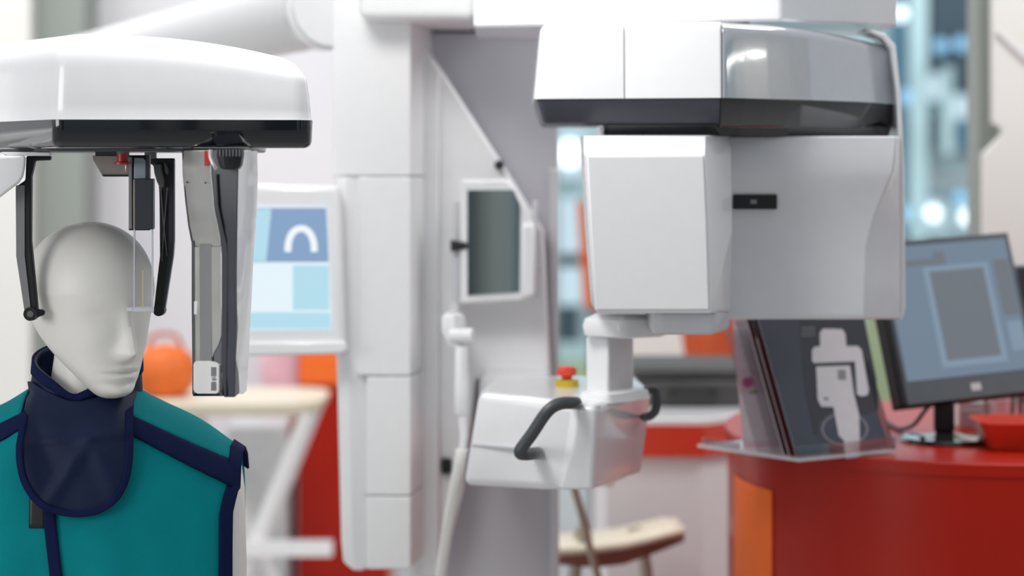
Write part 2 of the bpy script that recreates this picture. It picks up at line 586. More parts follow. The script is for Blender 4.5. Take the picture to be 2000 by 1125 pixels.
# carton under the table
a = at(440, 0, YT + .6); b = at(560, 0, YT + .6)
bm = B(); box(bm, (a.x, YT + .6, 0), (b.x, YT + .95, at(0, 830, YT + .6).z))
fo = fin('display_plinth', bm, 'grey_box', bevel=0.01)
tag(fo, 'pale grey display plinth behind the folding table legs', 'plinth')
a = at(508, 0, 7.75); b = at(575, 0, 7.75)
bm = B(); box(bm, (a.x, 7.75, 0), (b.x, 7.95, at(0, 640, 7.75).z))
tag(fin('pink_board', bm, 'pink_paper', bevel=0.006), 'pale pink board beside the tall red cabinet', 'board')

# ------------------------------------------------------------------ back right: white counter, case, armchair, stool
YC = 5.35
co = thing('white_counter', (at(1350, 0, YC).x, YC + .2, 0), 'white counter with a red band under its top, behind the scanner', 'counter')
a = at(1180, 0, YC); b = at(1375, 0, YC); e = at(1600, 0, YC + .6)
z1 = at(0, 892, YC).z; z0 = at(0, 830, YC).z
pl = [(a.x, YC), (b.x, YC), (e.x, YC - .02 + .35), (e.x, YC + .9), (a.x, YC + .9)]
bm = B(); shell(bm, [(x, y + (0.01 if y < YC + .5 else 0)) for x, y in pl], 0.005, [(0, 0.006), (z1, 0.006)]); fin('body', bm, 'white_satin', co)
bm = B(); shell(bm, pl, 0.005, [(z1, 0), (z0, 0)]); fin('band', bm, 'red_laminate', co)
bm = B(); shell(bm, pl, 0.005, [(z0, 0), (z0 + .012, 0.0), (z0 + .015, .003)]); fin('countertop', bm, 'white_gloss', co)
ZC = z0 + .015
a = at(1238, 0, YC + .25); b = at(1470, 0, YC + .25)
cs = thing('equipment_case', ((a.x + b.x) / 2, YC + .4, ZC), 'dark grey equipment case lying on the white counter', 'case')
zc = at(0, 716, YC + .25).z
bm = B(); box(bm, (a.x, YC + .25, ZC), (b.x, YC + .6, zc - .03)); fin('body', bm, 'case_grey', cs, bevel=0.012)
bm = B(); box(bm, (a.x, YC + .25, zc - .028), (b.x, YC + .6, zc)); fin('lid', bm, 'case_grey', cs, bevel=0.012)
bm = B(); tube(bm, spline([((a.x + b.x) / 2 - .05, YC + .25, zc - .06), ((a.x + b.x) / 2 - .04, YC + .23, zc - .062), ((a.x + b.x) / 2 + .04, YC + .23, zc - .062), ((a.x + b.x) / 2 + .05, YC + .25, zc - .06)], 5), 0.006, 8)
fin('handle', bm, 'black_matt', cs)
# orange chair back beyond the counter
YA = 6.6
ch = thing('orange_armchair', (at(1420, 0, YA).x, YA + .2, 0), 'tall orange armchair whose back shows behind the dark case', 'armchair')
bm = B()
rows = []
for k, (py, l, r_) in enumerate([(900, 1352, 1530), (760, 1350, 1535), (690, 1342, 1545), (630, 1334, 1550), (580, 1345, 1540), (560, 1375, 1510)]):
    L, R = at(l, py, YA), at(r_, py, YA)
    rows.append([Vector((L.x, YA + .06, L.z)), Vector(((L.x * 3 + R.x) / 4, YA, L.z)), Vector(((L.x + R.x * 3) / 4, YA, L.z)), Vector((R.x, YA + .06, L.z)), Vector((R.x, YA + .16, L.z)), Vector((L.x, YA + .16, L.z))])
loft(bm, rows); fin('backrest', bm, 'rust_fabric', ch, bevel=0.02, seg=3)
L, R = at(1340, 0, YA), at(1540, 0, YA)
bm = B(); box(bm, (L.x, YA + .1, .35), (R.x, YA + .6, at(0, 895, YA).z)); fin('seat', bm, 'rust_fabric', ch, bevel=0.03, seg=3)
for x in (L.x + .03, R.x - .03):
    for y in (YA + .14, YA + .56):
        bm = B(); tube(bm, [(x, y, 0), (x, y, .36)], .018, 8); fin('leg', bm, 'nickel', ch)
# pale low partition behind the counter
bm = B(); a = at(1180, 0, 7.4); b = at(1352, 0, 7.4)
box(bm, (a.x, 7.4, 0), (b.x, 7.46, at(0, 640, 7.4).z)); struct('wall_1', bm, 'wall_cream', 'low off white partition behind the white counter')

YS = 4.95
sl = thing('bar_stool', (at(1210, 0, YS).x, YS + .1, 0), 'beige and brown bar stool below the scanner chin unit', 'stool')
# seat: curved shell, pale above, brown below
cols = [(1062, 1082, 0.02), (1090, 1080, 0.0), (1130, 1078, 0.0), (1170, 1074, 0.0), (1220, 1068, 0.0), (1270, 1056, 0.0), (1310, 1046, 0.0), (1338, 1040, 0.03)]
top, bot = [], []
for px, py, dy in cols:
    f = at(px, py, YS + dy); bk = at(px, py, YS + .26 - dy); bk.x = f.x; bk.z = f.z - 0.005
    md = (f + bk) / 2; md.z -= 0.012
    top.append([f, f + Vector((0, .03, .006)), md, bk])
bm = B()
sheet(bm, top); fin('seat', bm, 'beige_seat', sl, solid=0.012)
bm = B()
rows = [[p[0] + Vector((0, 0.012, -.009)), p[3] + Vector((0, -.01, -.009)), p[3] + Vector((0, -.03, -.036 + .006 * abs(i - 3.5))), p[0] + Vector((0, .03, -.044 + .006 * abs(i - 3.5)))] for i, p in enumerate(top)]
loft(bm, rows); fin('seat_shell', bm, 'brown_wood', sl)
bx, bx2 = at(1080, 0, YS).x, at(1315, 0, YS).x
zs_ = at(0, 1095, YS).z
for x, sx in ((bx + .05, -.06), (bx2 - .05, .06)):
    for y, sy in ((YS + .05, -.03), (YS + .2, .03)):
        bm = B(); tube(bm, spline([(x - sx * .6, y, zs_), (x, y + sy * .3, zs_ - .025), (x + sx, y + sy, 0)], 6), .010, 10); fin('leg', bm, 'nickel', sl)
bm = B(); tube(bm, [(bx + .02, YS + .03, .34), (bx2 - .02, YS + .03, .34)], .008, 8); fin('footrest', bm, 'nickel', sl)
bm = B(); tube(bm, [at(1118, 940, YS - .06), at(1135, 1000, YS - .05), at(1152, 1070, YS - .04), at(1172, 1140, YS - .03), at(1172, 1140, YS - .03) + Vector((0.01, .07, -.02))], .0085, 10)
fin('back_strut', bm, 'nickel', sl)
bm = B(); slab(bm, [at(1085, 925, YS - .07), at(1200, 925, YS - .07), at(1200, 950, YS - .07), at(1085, 950, YS - .07)], (0, .015, 0)); fin('backrest', bm, 'beige_seat', sl, bevel=.006)

# ------------------------------------------------------------------ the white scanner in the middle and on the right
YK = 4.35
sc = thing('dental_scanner', (at(760, 0, YK).x, 4.6, 0), 'large white dental cone beam scanner with column, overhead boom and black banded arm', 'scanner')
Z = lambda py, y: at(0, py, y).z


def X(px, y):
    return at(px, 0, y).x


# fixed column, grey and glossy, to the floor
bm = B(); shell(bm, [(X(818, 4.62), 4.62), (X(1091, 4.62), 4.62), (X(1091, 4.62), 4.8), (X(818, 4.62), 4.8)], .008, [(0.02, 0), (Z(40, 4.62), 0)])
fx = fin('fixed_column', bm, 'column_grey', sc)
bm = B(); pbox(bm, 816, 1092, 53, 64, 4.612, .02); fin('boom_shadow', bm, 'handle_grey', fx)  # dark strip painted in for the boom's shadow on the column
bm = B(); pbox(bm, 1074, 1092, 330, 1500, 4.61, .02)
for v in bm.verts:
    v.co.z = max(v.co.z, 0.02)
fin('edge_strip', bm, 'light_grey', fx, bevel=.003)
bm = B(); shell(bm, [(X(700, 4.4), 4.25), (X(1150, 4.4), 4.25), (X(1150, 4.4), 5.1), (X(700, 4.4), 5.1)], .05, [(0, 0), (.018, 0), (.022, .004)])
fin('floor_plate', bm, 'light_grey', sc)

# sliding carriage
def cover(name, py0, py1, px0, px1, y, m='white_satin', back=4.6, r=.004, cham=0.0):
    pl = [(X(px0, y), y), (X(px1, y), y), (X(px1, y) + cham, back), (X(px0, y), back)]
    z1, z0 = Z(py0, y), Z(py1, y)
    bm = B(); shell(bm, pl, r, [(z0, .003), (z0 + .003, 0), (z1 - .003, 0), (z1, .003)])
    return fin(name, bm, m, sc)


cover('upper_cover', -200, 344, 650, 802, YK, cham=.03)
cover('column_cover', 346, 734, 698, 802, YK, cham=.03)
cover('column_cover', 736, 968, 716, 802, YK, cham=.03)
bmz = 1112
cover('lower_cover', 970, bmz, 716, 802, YK, cham=.03)
bm = B()
rows = []
for py, l, r_ in [(346, 651, 720), (700, 656, 722), (1060, 665, 724), (1100, 669, 724), (1114, 686, 724)]:
    L, R = at(l, py, YK + .004), at(r_, py, YK + .004)
    rows.append([L + Vector((0, .02, 0)), L + Vector((.004, 0, 0)), L + Vector((.022, -.004, 0)), R + Vector((-.012, 0.008, 0)), R + Vector((0, .02, 0)), R + Vector((0, .2, 0)), L + Vector((0, .2, 0))])
loft(bm, rows); fin('side_cover', bm, 'white_satin', sc, bevel=.003)
# side wing with its diagonal edge
yw = 4.52
bm = B()
slab(bm, [at(*p, yw) for p in [(800, 42), (985, 325), (1062, 450), (1076, 735), (930, 742), (905, 960), (862, 1130), (800, 1130)]], (0, .07, 0))
fin('side_wing', bm, 'white_satin', sc, bevel=.006)
bm = B()
slab(bm, [at(*p, yw - .02) for p in [(806, 60), (858, 140), (858, 1128), (806, 1128)]], (0, .03, 0))
fin('side_strip', bm, 'white_gloss', sc, bevel=.004)
bm = B(); lathe(bm, at(975, 322, yw - .012), [(.004, -.012), (.009, -.01), (.009, .008), (.004, .01)], 14, Matrix.Rotation(math.pi / 2, 3, 'X')); fin('knob', bm, 'black_matt', sc)
bm = B(); pbox(bm, 862, 882, 896, 926, yw - .014, .02); fin('latch', bm, 'black_matt', sc, bevel=.004)

# positioning mirror
ym = 4.43
mr = fin('mirror_frame', loft(B(), [[at(*p, ym) for p in [(898, 350), (992, 350), (1004, 366), (1046, 440), (1046, 582), (1012, 588), (898, 594)]], [at(*p, ym) + Vector((0, .03, 0)) for p in [(898, 350), (992, 350), (1004, 366), (1046, 440), (1046, 582), (1012, 588), (898, 594)]]]), 'white_gloss', sc, bevel=.006)
bm = B(); slab(bm, [at(*p, ym - .004) for p in [(913, 371), (1003, 371), (1016, 400), (1014, 570), (913, 577)]], (0, .006, 0)); fin('mirror_glass', bm, 'mirror_glass', mr)
bm = B(); slab(bm, [at(*p, ym - .012) for p in [(1018, 438), (1040, 436), (1046, 450), (1046, 578), (1018, 582)]], (0, .02, 0)); fin('mirror_grip', bm, 'white_gloss', mr, bevel=.006)
bm = B(); pbox(bm, 885, 897, 394, 588, ym + .01, .06); fin('mirror_bracket', bm, 'light_grey', mr, bevel=.003)
bm = B(); tube(bm, [at(880, 480, ym), at(912, 480, ym)], [.011, .006], 12); fin('mirror_knob', bm, 'black_matt', mr)
bm = B(); pbox(bm, 1040, 1050, 392, 580, ym + .02, .05); fin('mirror_bracket', bm, 'light_grey', mr, bevel=.003)

# control screen on the left of the column
ys = 4.3
bm = B()
slab(bm, [at(*p, ys) for p in [(470, 358), (664, 362), (676, 690), (470, 694)]], (0, .045, 0))
sn = fin('screen_housing', bm, 'white_gloss', sc, bevel=.012, seg=3)
bm = B(); slab(bm, [at(*p, ys - .008) for p in [(472, 668), (674, 666), (678, 688), (660, 692), (472, 696)]], (0, .04, 0)); fin('screen_lip', bm, 'white_gloss', sn, bevel=.005)
bm = B(); slab(bm, [at(*p, ys - .002) for p in [(478, 402), (638, 404), (648, 645), (478, 647)]], (0, .004, 0)); dp = fin('display', bm, 'screen_white', sn)


def on_screen(name, pts, m, d=.0035):
    bm = B(); ngon_print(bm, [at(*p, ys - d) for p in pts])
    return fin(name, bm, m, sn, smooth=False)


on_screen('image_field', [(480, 406), (637, 406), (642, 512), (480, 512)], 'screen_blue', .0028)
on_screen('image_field', [(480, 408), (530, 408), (520, 510), (480, 510)], 'screen_cyan', .0032)
on_screen('status_bar', [(480, 610), (645, 610), (647, 643), (480, 643)], 'screen_cyan', .003)
on_screen('image_field', [(572, 518), (642, 518), (644, 606), (572, 606)], 'screen_cyan', .003)
bm = B()
arc = []
for k in range(13):
    t = math.pi * k / 12
    arc.append(at(588 - 26 * math.cos(t) - (0 if k < 12 else 0), 492 - 46 * math.sin(t) ** .8, ys - .0045))
tube(bm, arc, .006, 8)
for v in bm.verts:
    v.co.y = ys - .004
fin('arch_image', bm, 'screen_arch', sn)
bm = B(); box(bm, (X(600, ys), ys + .04, Z(560, ys)), (X(664, ys), ys + .12, Z(480, ys))); fin('screen_arm', bm, 'white_satin', sc, bevel=.008)

# cephalometric arm going away to the left
bm = B()
p1, p2 = at(648, 12, 4.5), at(150, 124, 6.6)
ax = (p2 - p1)
rows = []
tube(bm, [p1 + ax * t for t in (0, .25, .5, .75, 1)], [.074, .074, .073, .071, .069], 40)
cp = fin('side_arm', bm, 'white_satin', sc)
d = ax.normalized()
bm = B(); tube(bm, [p1 + d * .018, p1 + d * .02, p1 + d * .05, p1 + d * .052], [.077, .081, .081, .077], 40); fin('collar_ring', bm, 'white_gloss', cp)

# overhead boom
z1 = Z(36, 4.25)
bm = B(); shell(bm, [(X(700, 4.25), 4.25), (X(930, 4.25), 4.25), (X(930, 4.25), 4.62), (X(700, 4.25), 4.62)], .02, [(z1, .012), (z1 + .006, .004), (z1 + .015, 0), (z1 + .2, 0)])
fin('boom_root', bm, 'white_satin', sc)
zb = Z(41, 3.85)
bm = B(); shell(bm, [(X(925, 4.05), 4.02), (X(1524, 3.85), 3.85), (X(1752, 4.0), 4.0), (X(1752, 4.0), 4.3), (X(925, 4.05), 4.35)], .012, [(zb, .004), (zb + .004, 0), (zb + .2, 0), (zb + .204, .004)])
fin('boom', bm, 'white_gloss', sc)
bm = B(); c = at(1400, 0, 3.98); lathe(bm, (c.x, 3.95, 0), [(.05, Z(48, 3.75)), (.05, zb + .01)], 32); fin('pivot', bm, 'handle_grey', sc)

# rotating arm: covers, band, ring, head, detector
A_, B_, C_ = (X(1042, 3.76), 3.76), (X(1410, 3.70), 3.70), (X(1757, 4.02), 4.02)
zlo, zhi = Z(191, 3.7), Z(42, 3.7)
s1x = X(1220, 3.73)


def lerp2(a, b, t):
    return (a[0] + (b[0] - a[0]) * t, a[1] + (b[1] - a[1]) * t)


M1 = lerp2(A_, B_, (s1x - A_[0]) / (B_[0] - A_[0]))
bk = 4.14


def bulge(p, q, sag, n=9):
    """Points of a slightly convex edge from p to q, bulging to its right-hand side."""
    d = Vector((q[0] - p[0], q[1] - p[1]))
    nr = Vector((d.y, -d.x)).normalized()
    return [(p[0] + d.x * t + nr.x * 4 * sag * t * (1 - t), p[1] + d.y * t + nr.y * 4 * sag * t * (1 - t)) for t in [k / n for k in range(1, n)]]


arm = fin('arm_cover', shell(B(), [A_, (M1[0] - .0006, M1[1]), (M1[0] - .0006, bk), (A_[0], bk)], [.03, .0015, .0015, .03], dome(zlo, zhi, .014, taper=.010), ew=[1, 0, 1, 1]), 'white_gloss', sc)
bm = B(); shell(bm, [(M1[0] + .0006, M1[1]), B_, (B_[0] + .01, bk), (M1[0] + .0006, bk)], [.0015, .004, .0015, .0015], dome(zlo, zhi + .0005, .014, taper=.010), ew=[1, 0, 1, 0]); fin('arm_cover', bm, 'white_gloss', sc)


def drop(x, y, z):
    u = max(0, (x - X(1490, 3.78)) / (C_[0] - X(1490, 3.78)))
    k = max(0, (z - zlo) / (zhi - zlo))
    return z - .024 * u ** 1.6 * k


bm = B(); shell(bm, [(B_[0] + .0008, B_[1])] + bulge(B_, C_, .015) + [C_, (C_[0], bk), (B_[0] + .011, bk)], [.003] + [.02] * 8 + [.03, .03, .0015], dome(zlo, zhi, .016, taper=.008), zf=drop, seg=5, ew=[1] * 11 + [0], div=2); fin('end_cover', bm, 'silver_gloss', sc)
zbl = Z(240, 3.7)
bm = B(); shell(bm, [(A_[0] + .003, A_[1]), (B_[0] - .002, B_[1] + .002), (B_[0] - .002, bk), (A_[0] + .003, bk)], [.03, .002, .002, .03], [(zbl, .016), (zbl + .004, .011), (zlo - .001, .001)], ew=[1, 0, 1, 1]); fin('arm_band', bm, 'graphite', sc)
bm = B(); shell(bm, [(B_[0] - .0015, B_[1] + .002)] + bulge((B_[0], B_[1] + .002), (C_[0] - .002, C_[1]), .014) + [(C_[0] - .002, C_[1]), (C_[0] - .002, bk), (B_[0] - .0015, bk)], [.002] + [.02] * 8 + [.03, .03, .002], [(zbl - .006, .014), (zbl - .002, .010), (zlo - .001, .001)], seg=5, ew=[1] * 11 + [0]); fin('arm_band', bm, 'black_gloss', sc)
bm = B(); shell(bm, [(X(1175, 3.8), 3.79), (X(1440, 3.78), 3.765), (X(1742, 4.0), 4.0), (X(1742, 4.0), 4.1), (X(1175, 3.8), 4.1)], .02, [(Z(266, 3.84), .004), (zbl - .001, 0)]); fin('arm_ring', bm, 'black_gloss', sc)

# tube head
rows = []
for py, l, c_, r_, y in [(264, 1141, 1376, 1420, 3.712), (266, 1140, 1378, 1424, 3.706), (298, 1141, 1377, 1428, 3.684), (303, 1141, 1377, 1428, 3.68), (450, 1150, 1384, 1430, 3.68), (604, 1162, 1390, 1426, 3.68), (612, 1166, 1388, 1422, 3.684)]:
    rows.append([at(l, py, y), at(c_, py, y), at(r_, py, y + .10), at(r_, py, y + .10) + Vector((-.01, .12, 0)), at(l, py, y) + Vector((0, .2, 0))])
hd = fin('tube_head', loft(B(), rows), 'white_gloss', sc, bevel=.006, seg=3)
rows = []
for py, l, c_, y in [(304, 1146, 1374, 3.679), (450, 1154, 1381, 3.679), (606, 1166, 1386, 3.679)]:
    a, b = at(l, py, y - .003), at(c_, py, y - .003)
    rows.append([a, b, b + Vector((0, .006, 0)), a + Vector((0, .006, 0))])
fin('head_plate', loft(B(), rows), 'white_satin', hd, bevel=.0025)
bm = B(); shell(bm, [(X(1272, 3.71), 3.71), (X(1400, 3.71), 3.71), (X(1426, 3.8), 3.8), (X(1420, 3.8), 3.9), (X(1272, 3.71), 3.9)], .025, [(Z(654, 3.72), .012), (Z(650, 3.72), .003), (Z(640, 3.72), 0), (Z(612, 3.72), 0)]); fin('lower_cover', bm, 'light_grey', hd)

# detector
rows = []
for py, xr, y in [(266, 1750, 3.84), (300, 1749, 3.838), (332, 1746, 3.838), (346, 1740, 3.842), (370, 1730, 3.853), (410, 1713, 3.868), (440, 1703, 3.874), (480, 1693, 3.878), (540, 1690, 3.878), (616, 1688, 3.878), (624, 1688, 3.882)]:
    L = at(1415, py, y); R = at(xr, py, y); S = at(1757, py, 3.95)
    rows.append([L, R, S, S + Vector((0, .035, 0)), Vector((L.x, 3.985, L.z))])
dt = fin('detector', loft(B(), rows), 'detector_grey', sc, bevel=.003, seg=2, angle=30)
bm = B(); pbox(bm, 1432, 1518, 380, 409, 3.853, .02); wn = fin('sensor_window', bm, 'black_matt', dt, bevel=.002)
bm = B(); pbox(bm, 1466, 1478, 390, 398, 3.8525, .004); fin('sensor_lens', bm, 'mid_grey', wn)
# outer shell of the arm, a thin white edge
outer = [(1690, 54), (1730, 66), (1750, 88), (1760, 180), (1767, 330), (1769, 600), (1764, 624)]
inner = [(1690, 60), (1724, 74), (1742, 96), (1751, 180), (1757, 330), (1758, 600), (1756, 624)]
rows = []
for o_, i_ in zip(outer, inner):
    a, b = at(*o_, 3.97), at(*i_, 3.97)
    rows.append([b, a, a + Vector((0, .10, 0)), b + Vector((0, .10, 0))])
fin('outer_shell', loft(B(), rows), 'white_gloss', sc, bevel=.003)

# chin unit with its handles
top = [at(936, 766, 3.95), at(1110, 787, 3.78), at(1168, 789, 3.75), at(1272, 757, 4.03), at(1245, 733, 4.27), at(952, 733, 4.27)]
bot = [at(906, 948, 3.95), at(1050, 958, 3.82), at(1160, 958, 3.77), at(1250, 930, 4.0), at(1230, 915, 4.27), at(925, 925, 4.27)]
mid = [a * .55 + b * .45 for a, b in zip(top, bot)]
cu = fin('chin_unit', loft(B(), [bot, mid, top]), 'white_gloss', sc, bevel=.014, seg=4, angle=50)
# bulging rib at the front corner and horizontal joint
rows = []
for py, l, r_, y in [(956, 1092, 1160, 3.765), (880, 1112, 1163, 3.752), (800, 1124, 1166, 3.742), (790, 1126, 1166, 3.75)]:
    a, b = at(l, py, y), at(r_, py, y - .01)
    rows.append([a + Vector((-.012, .06, 0)), a + Vector((0.004, 0, 0)), b + Vector((-.004, 0, 0)), b + Vector((.006, .02, 0)), b + Vector((0, .1, 0)), a + Vector((0, .1, 0))])
fin('front_rib', loft(B(), rows), 'white_gloss', cu, bevel=.005)
bm = B(); slab(bm, [at(922, 866, 3.946), at(1046, 876, 3.815), at(1046, 880, 3.815), at(921, 870, 3.946)], (0, .01, 0)); fin('joint', bm, 'light_grey', cu)
bm = B(); slab(bm, [at(936, 745, 4.25), at(1080, 745, 4.25), at(1080, 880, 4.25), at(936, 880, 4.25)], (0, .3, 0)); fin('carriage_link', bm, 'light_grey', sc, bevel=.01)


def grip(pts, r=.0098):
    bm = B(); tube(bm, spline(pts, 6), r, 14)
    return fin('handle', bm, 'handle_grey', cu)


grip([at(1124, 787, 3.78), at(1122, 787, 3.72), at(1092, 789, 3.69), at(1068, 805, 3.68), at(1040, 846, 3.68), at(1016, 880, 3.68), at(1024, 887, 3.69), at(1048, 885, 3.74), at(1050, 885, 3.86)])
grip([at(1262, 762, 3.96), at(1276, 762, 3.94), at(1283, 772, 3.93), at(1281, 800, 3.93), at(1270, 812, 3.94), at(1258, 815, 3.98)], .007)
bm = B(); p = at(1107, 742, 4.05); lathe(bm, p, [(.02, -.012), (.02, .0), (.01, .001)], 20); eb = fin('stop_base', bm, 'yellow_plastic', cu)
bm = B(); lathe(bm, p, [(.009, 0), (.009, .006), (.016, .008), (.017, .018), (.013, .022), (.001, .023)], 20); fin('stop_button', bm, 'red_button', eb)
# post and chin head
rows = []
for py in (792, 660):
    rows.append([at(1144, py, 3.88), at(1188, py, 3.83), at(1238, py, 3.93), at(1200, py, 4.0)])
for i, p in enumerate(rows[0]):
    rows[0][i] = Vector((p.x, p.y, Z(775, 3.88)))
for i, p in enumerate(rows[1]):
    rows[1][i] = Vector((p.x, p.y, Z(655, 3.88)))
po = fin('chin_post', loft(B(), rows), 'white_gloss', cu, bevel=.006)
bm = B(); shell(bm, [(X(1128, 3.88), 3.86), (X(1188, 3.8), 3.80), (X(1272, 3.9), 3.9), (X(1215, 4.0), 4.02)], .012, [(Z(782, 3.86), 0), (Z(766, 3.86), .004), (Z(762, 3.86), .012)]); fin('post_foot', bm, 'white_gloss', cu)
bm = B(); shell(bm, [(X(1135, 3.88), 3.85), (X(1215, 3.78), 3.78), (X(1306, 3.84), 3.84), (X(1290, 3.94), 3.94), (X(1160, 3.98), 3.98)], .022, [(Z(662, 3.8), .012), (Z(658, 3.8), .003), (Z(640, 3.8), 0), (Z(626, 3.8), .004), (Z(617, 3.8), .02)]); fin('chin_rest', bm, 'white_gloss', po)

# exposure handset hanging in its holder, with coiled cord
yh = 4.2
hs = thing('exposure_handset', at(900, 1500, yh), 'white exposure handset on coiled cord hanging beside the scanner column', 'handset')
ORG[hs].z = 0.0
hs.location.z = 0.0
bm = B()
rows = []
for py, l, r_ in [(612, 868, 902), (620, 862, 908), (650, 862, 912), (676, 876, 908), (684, 884, 906)]:
    L, R = at(l, py, yh), at(r_, py, yh)
    rows.append([L, (L + R) / 2 + Vector((0, -.016, 0)), R, R + Vector((0, .04, 0)), L + Vector((0, .04, 0))])
hold = fin('handset_holder', loft(B(), rows), 'white_gloss', sc, bevel=.006)
bm = B(); tube(bm, [at(880, 655, yh - .01), at(924, 655, yh - .02)], [.012, .013], 14); fin('holder_hook', bm, 'white_gloss', hold)
bm = B(); box(bm, (X(868, yh), yh + .03, Z(650, yh)), (X(888, yh), yw + .02, Z(622, yh))); fin('holder_bracket', bm, 'white_satin', hold)
bm = B(); tube(bm, [at(902, 676, yh - .012), at(902, 690, yh - .012), at(902, 760, yh - .012), at(901, 806, yh - .012), at(901, 811, yh - .012)], [.011, .0125, .013, .0125, .009], 18); fin('grip', bm, 'white_gloss', hs)
bm = B(); tube(bm, [at(902, 808, yh - .012), at(906, 850, yh - .012), at(902, 880, yh - .012)], [.008, .007, .006], 12); fin('strain_relief', bm, 'white_gloss', hs)
bm = B()
ctr = spline([at(902, 878, yh - .012), at(893, 930, yh - .01), at(880, 1000, yh), at(868, 1080, yh + .01), at(860, 1150, yh + .02), at(862, 1230, yh + .03), at(880, 1300, yh + .12), at(905, 1320, 4.45), at(915, 1310, 4.622)], 10)
hp = []
turns = 76
N = turns * 10
for k in range(N + 1):
    t = k / N * (len(ctr) - 1)
    i = min(int(t), len(ctr) - 2)
    p = ctr[i].lerp(ctr[i + 1], t - i)
    a = 2 * math.pi * k / 10
    hp.append(p + Vector((math.cos(a) * .0085, math.sin(a) * .0085, 0)))
tube(bm, hp, .0026, 6); fin('coiled_cord', bm, 'white_warm', hs)

# ------------------------------------------------------------------ red desk and what stands on it
DZ = 1.079
dk = thing('red_desk', (.95, 4.7, 0), 'curved glossy red reception desk at the lower right', 'desk')


def sup(cx, cy, rx, ry, n, z, N=72):
    out = []
    for k in range(N):
        a = 2 * math.pi * k / N
        c, s = math.cos(a), math.sin(a)
        out.append(Vector((cx + rx * math.copysign(abs(c) ** (2 / n), c), cy + ry * math.copysign(abs(s) ** (2 / n), s), z)))
    return out


DC = (.962, 4.56, .556, .555, 2.5)
bm = B(); loft(bm, [sup(DC[0], DC[1], DC[2] - .006, DC[3] - .006, DC[4], 0), sup(DC[0], DC[1], DC[2] - .006, DC[3] - .006, DC[4], DZ - .022)]); fin('body', bm, 'red_lacquer', dk)
bm = B(); loft(bm, [sup(DC[0], DC[1], DC[2], DC[3], DC[4], DZ - .022), sup(DC[0], DC[1], DC[2], DC[3], DC[4], DZ - .003), sup(DC[0], DC[1], DC[2] - .003, DC[3] - .003, DC[4], DZ)]); fin('desktop', bm, 'red_lacquer', dk)

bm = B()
rows = []  # light falling on the desk front, put into the colour of an orange sheet
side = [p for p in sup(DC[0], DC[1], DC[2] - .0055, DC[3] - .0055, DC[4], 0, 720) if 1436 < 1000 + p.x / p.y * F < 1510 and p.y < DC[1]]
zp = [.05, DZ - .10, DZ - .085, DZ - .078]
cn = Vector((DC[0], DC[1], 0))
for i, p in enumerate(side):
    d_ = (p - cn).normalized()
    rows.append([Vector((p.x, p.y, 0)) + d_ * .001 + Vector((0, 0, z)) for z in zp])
sheet(bm, rows); fin('orange_glow', bm, 'orange_board', dk, solid=.002, label='orange light patch painted at the left of the desk front')

# acrylic brochure stand, turned about 48 degrees and leaning back
O_ = Vector((.4767, 4.02, DZ + .002))
yw_ = math.radians(36)
U = Vector((math.cos(yw_), math.sin(yw_), 0)); NN = Vector((-math.sin(yw_), math.cos(yw_), 0))
lean = math.radians(23)
UP = NN * math.sin(lean) + Vector((0, 0, math.cos(lean)))
FW = (NN * math.cos(lean) - Vector((0, 0, math.sin(lean))))      # away from the viewer, square to the leaning sheet
bs = thing('brochure_stand', (.5, 4.25, DZ), 'clear acrylic tiered brochure stand on the red desk', 'stand')


def plate(o, u, v, n, name, m, par, bevel=.0):
    bm = B(); slab(bm, [o, o + u, o + u + v, o + v], n)
    return fin(name, bm, m, par, bevel=bevel)


plate(O_ - U * .0 - NN * 0, U * .225, NN * .26, Vector((0, 0, .006)), 'base_plate', 'milky_acrylic', bs, .001)
o1 = O_ + Vector((0, 0, .006))
plate(o1 + NN * .022 - U * .0, U * .225, UP * .28, FW * .003, 'back_plate', 'thin_acrylic', bs)
plate(o1 + U * .0, U * .225, Vector((0, 0, .02)), NN * .003, 'front_lip', 'thin_acrylic', bs)
plate(o1 + NN * .062, U * .225, UP * .24, FW * .003, 'back_plate', 'thin_acrylic', bs)
plate(o1 + NN * .10, U * .225, UP * .22, FW * .003, 'back_plate', 'thin_acrylic', bs)
plate(o1 + U * .222, NN * .13, UP * .16, U * .003, 'side_plate', 'thin_acrylic', bs)
plate(o1 + NN * .15 + U * 0, NN * .10, Vector((0, 0, .012)), U * .003, 'side_plate', 'thin_acrylic', bs)


def brochure(off, du, w, h, th, m, label, name='brochure', group=None):
    o = o1 + NN * off + U * du + UP * .003
    t = thing(name, o, label, 'brochure', group)
    plate(o, U * w, UP * h, FW * th, 'cover', m, t)
    plate(o + FW * th, U * (w - .002), UP * (h - .002), FW * th, 'pages', 'paper_white', t)
    return o, t


o, br = brochure(.008, .004, .212, .285, .0008, 'navy_print', 'navy brochure with a pale machine picture, front of the acrylic stand')


def pr(name, pts, m, lift):
    """Flat print lying on the brochure's cover: each point is where the line of sight to (px, py) meets the cover."""
    bm = B()
    ps = []
    for px, py in pts:
        d = at(px, py, 1.0) - Vector((0, 0, EYE))
        q = o - FW * lift
        t = (q - Vector((0, 0, EYE))).dot(FW) / d.dot(FW)
        ps.append(Vector((0, 0, EYE)) + d * t)
    ngon_print(bm, ps)
    return fin(name, bm, m, br, smooth=False)


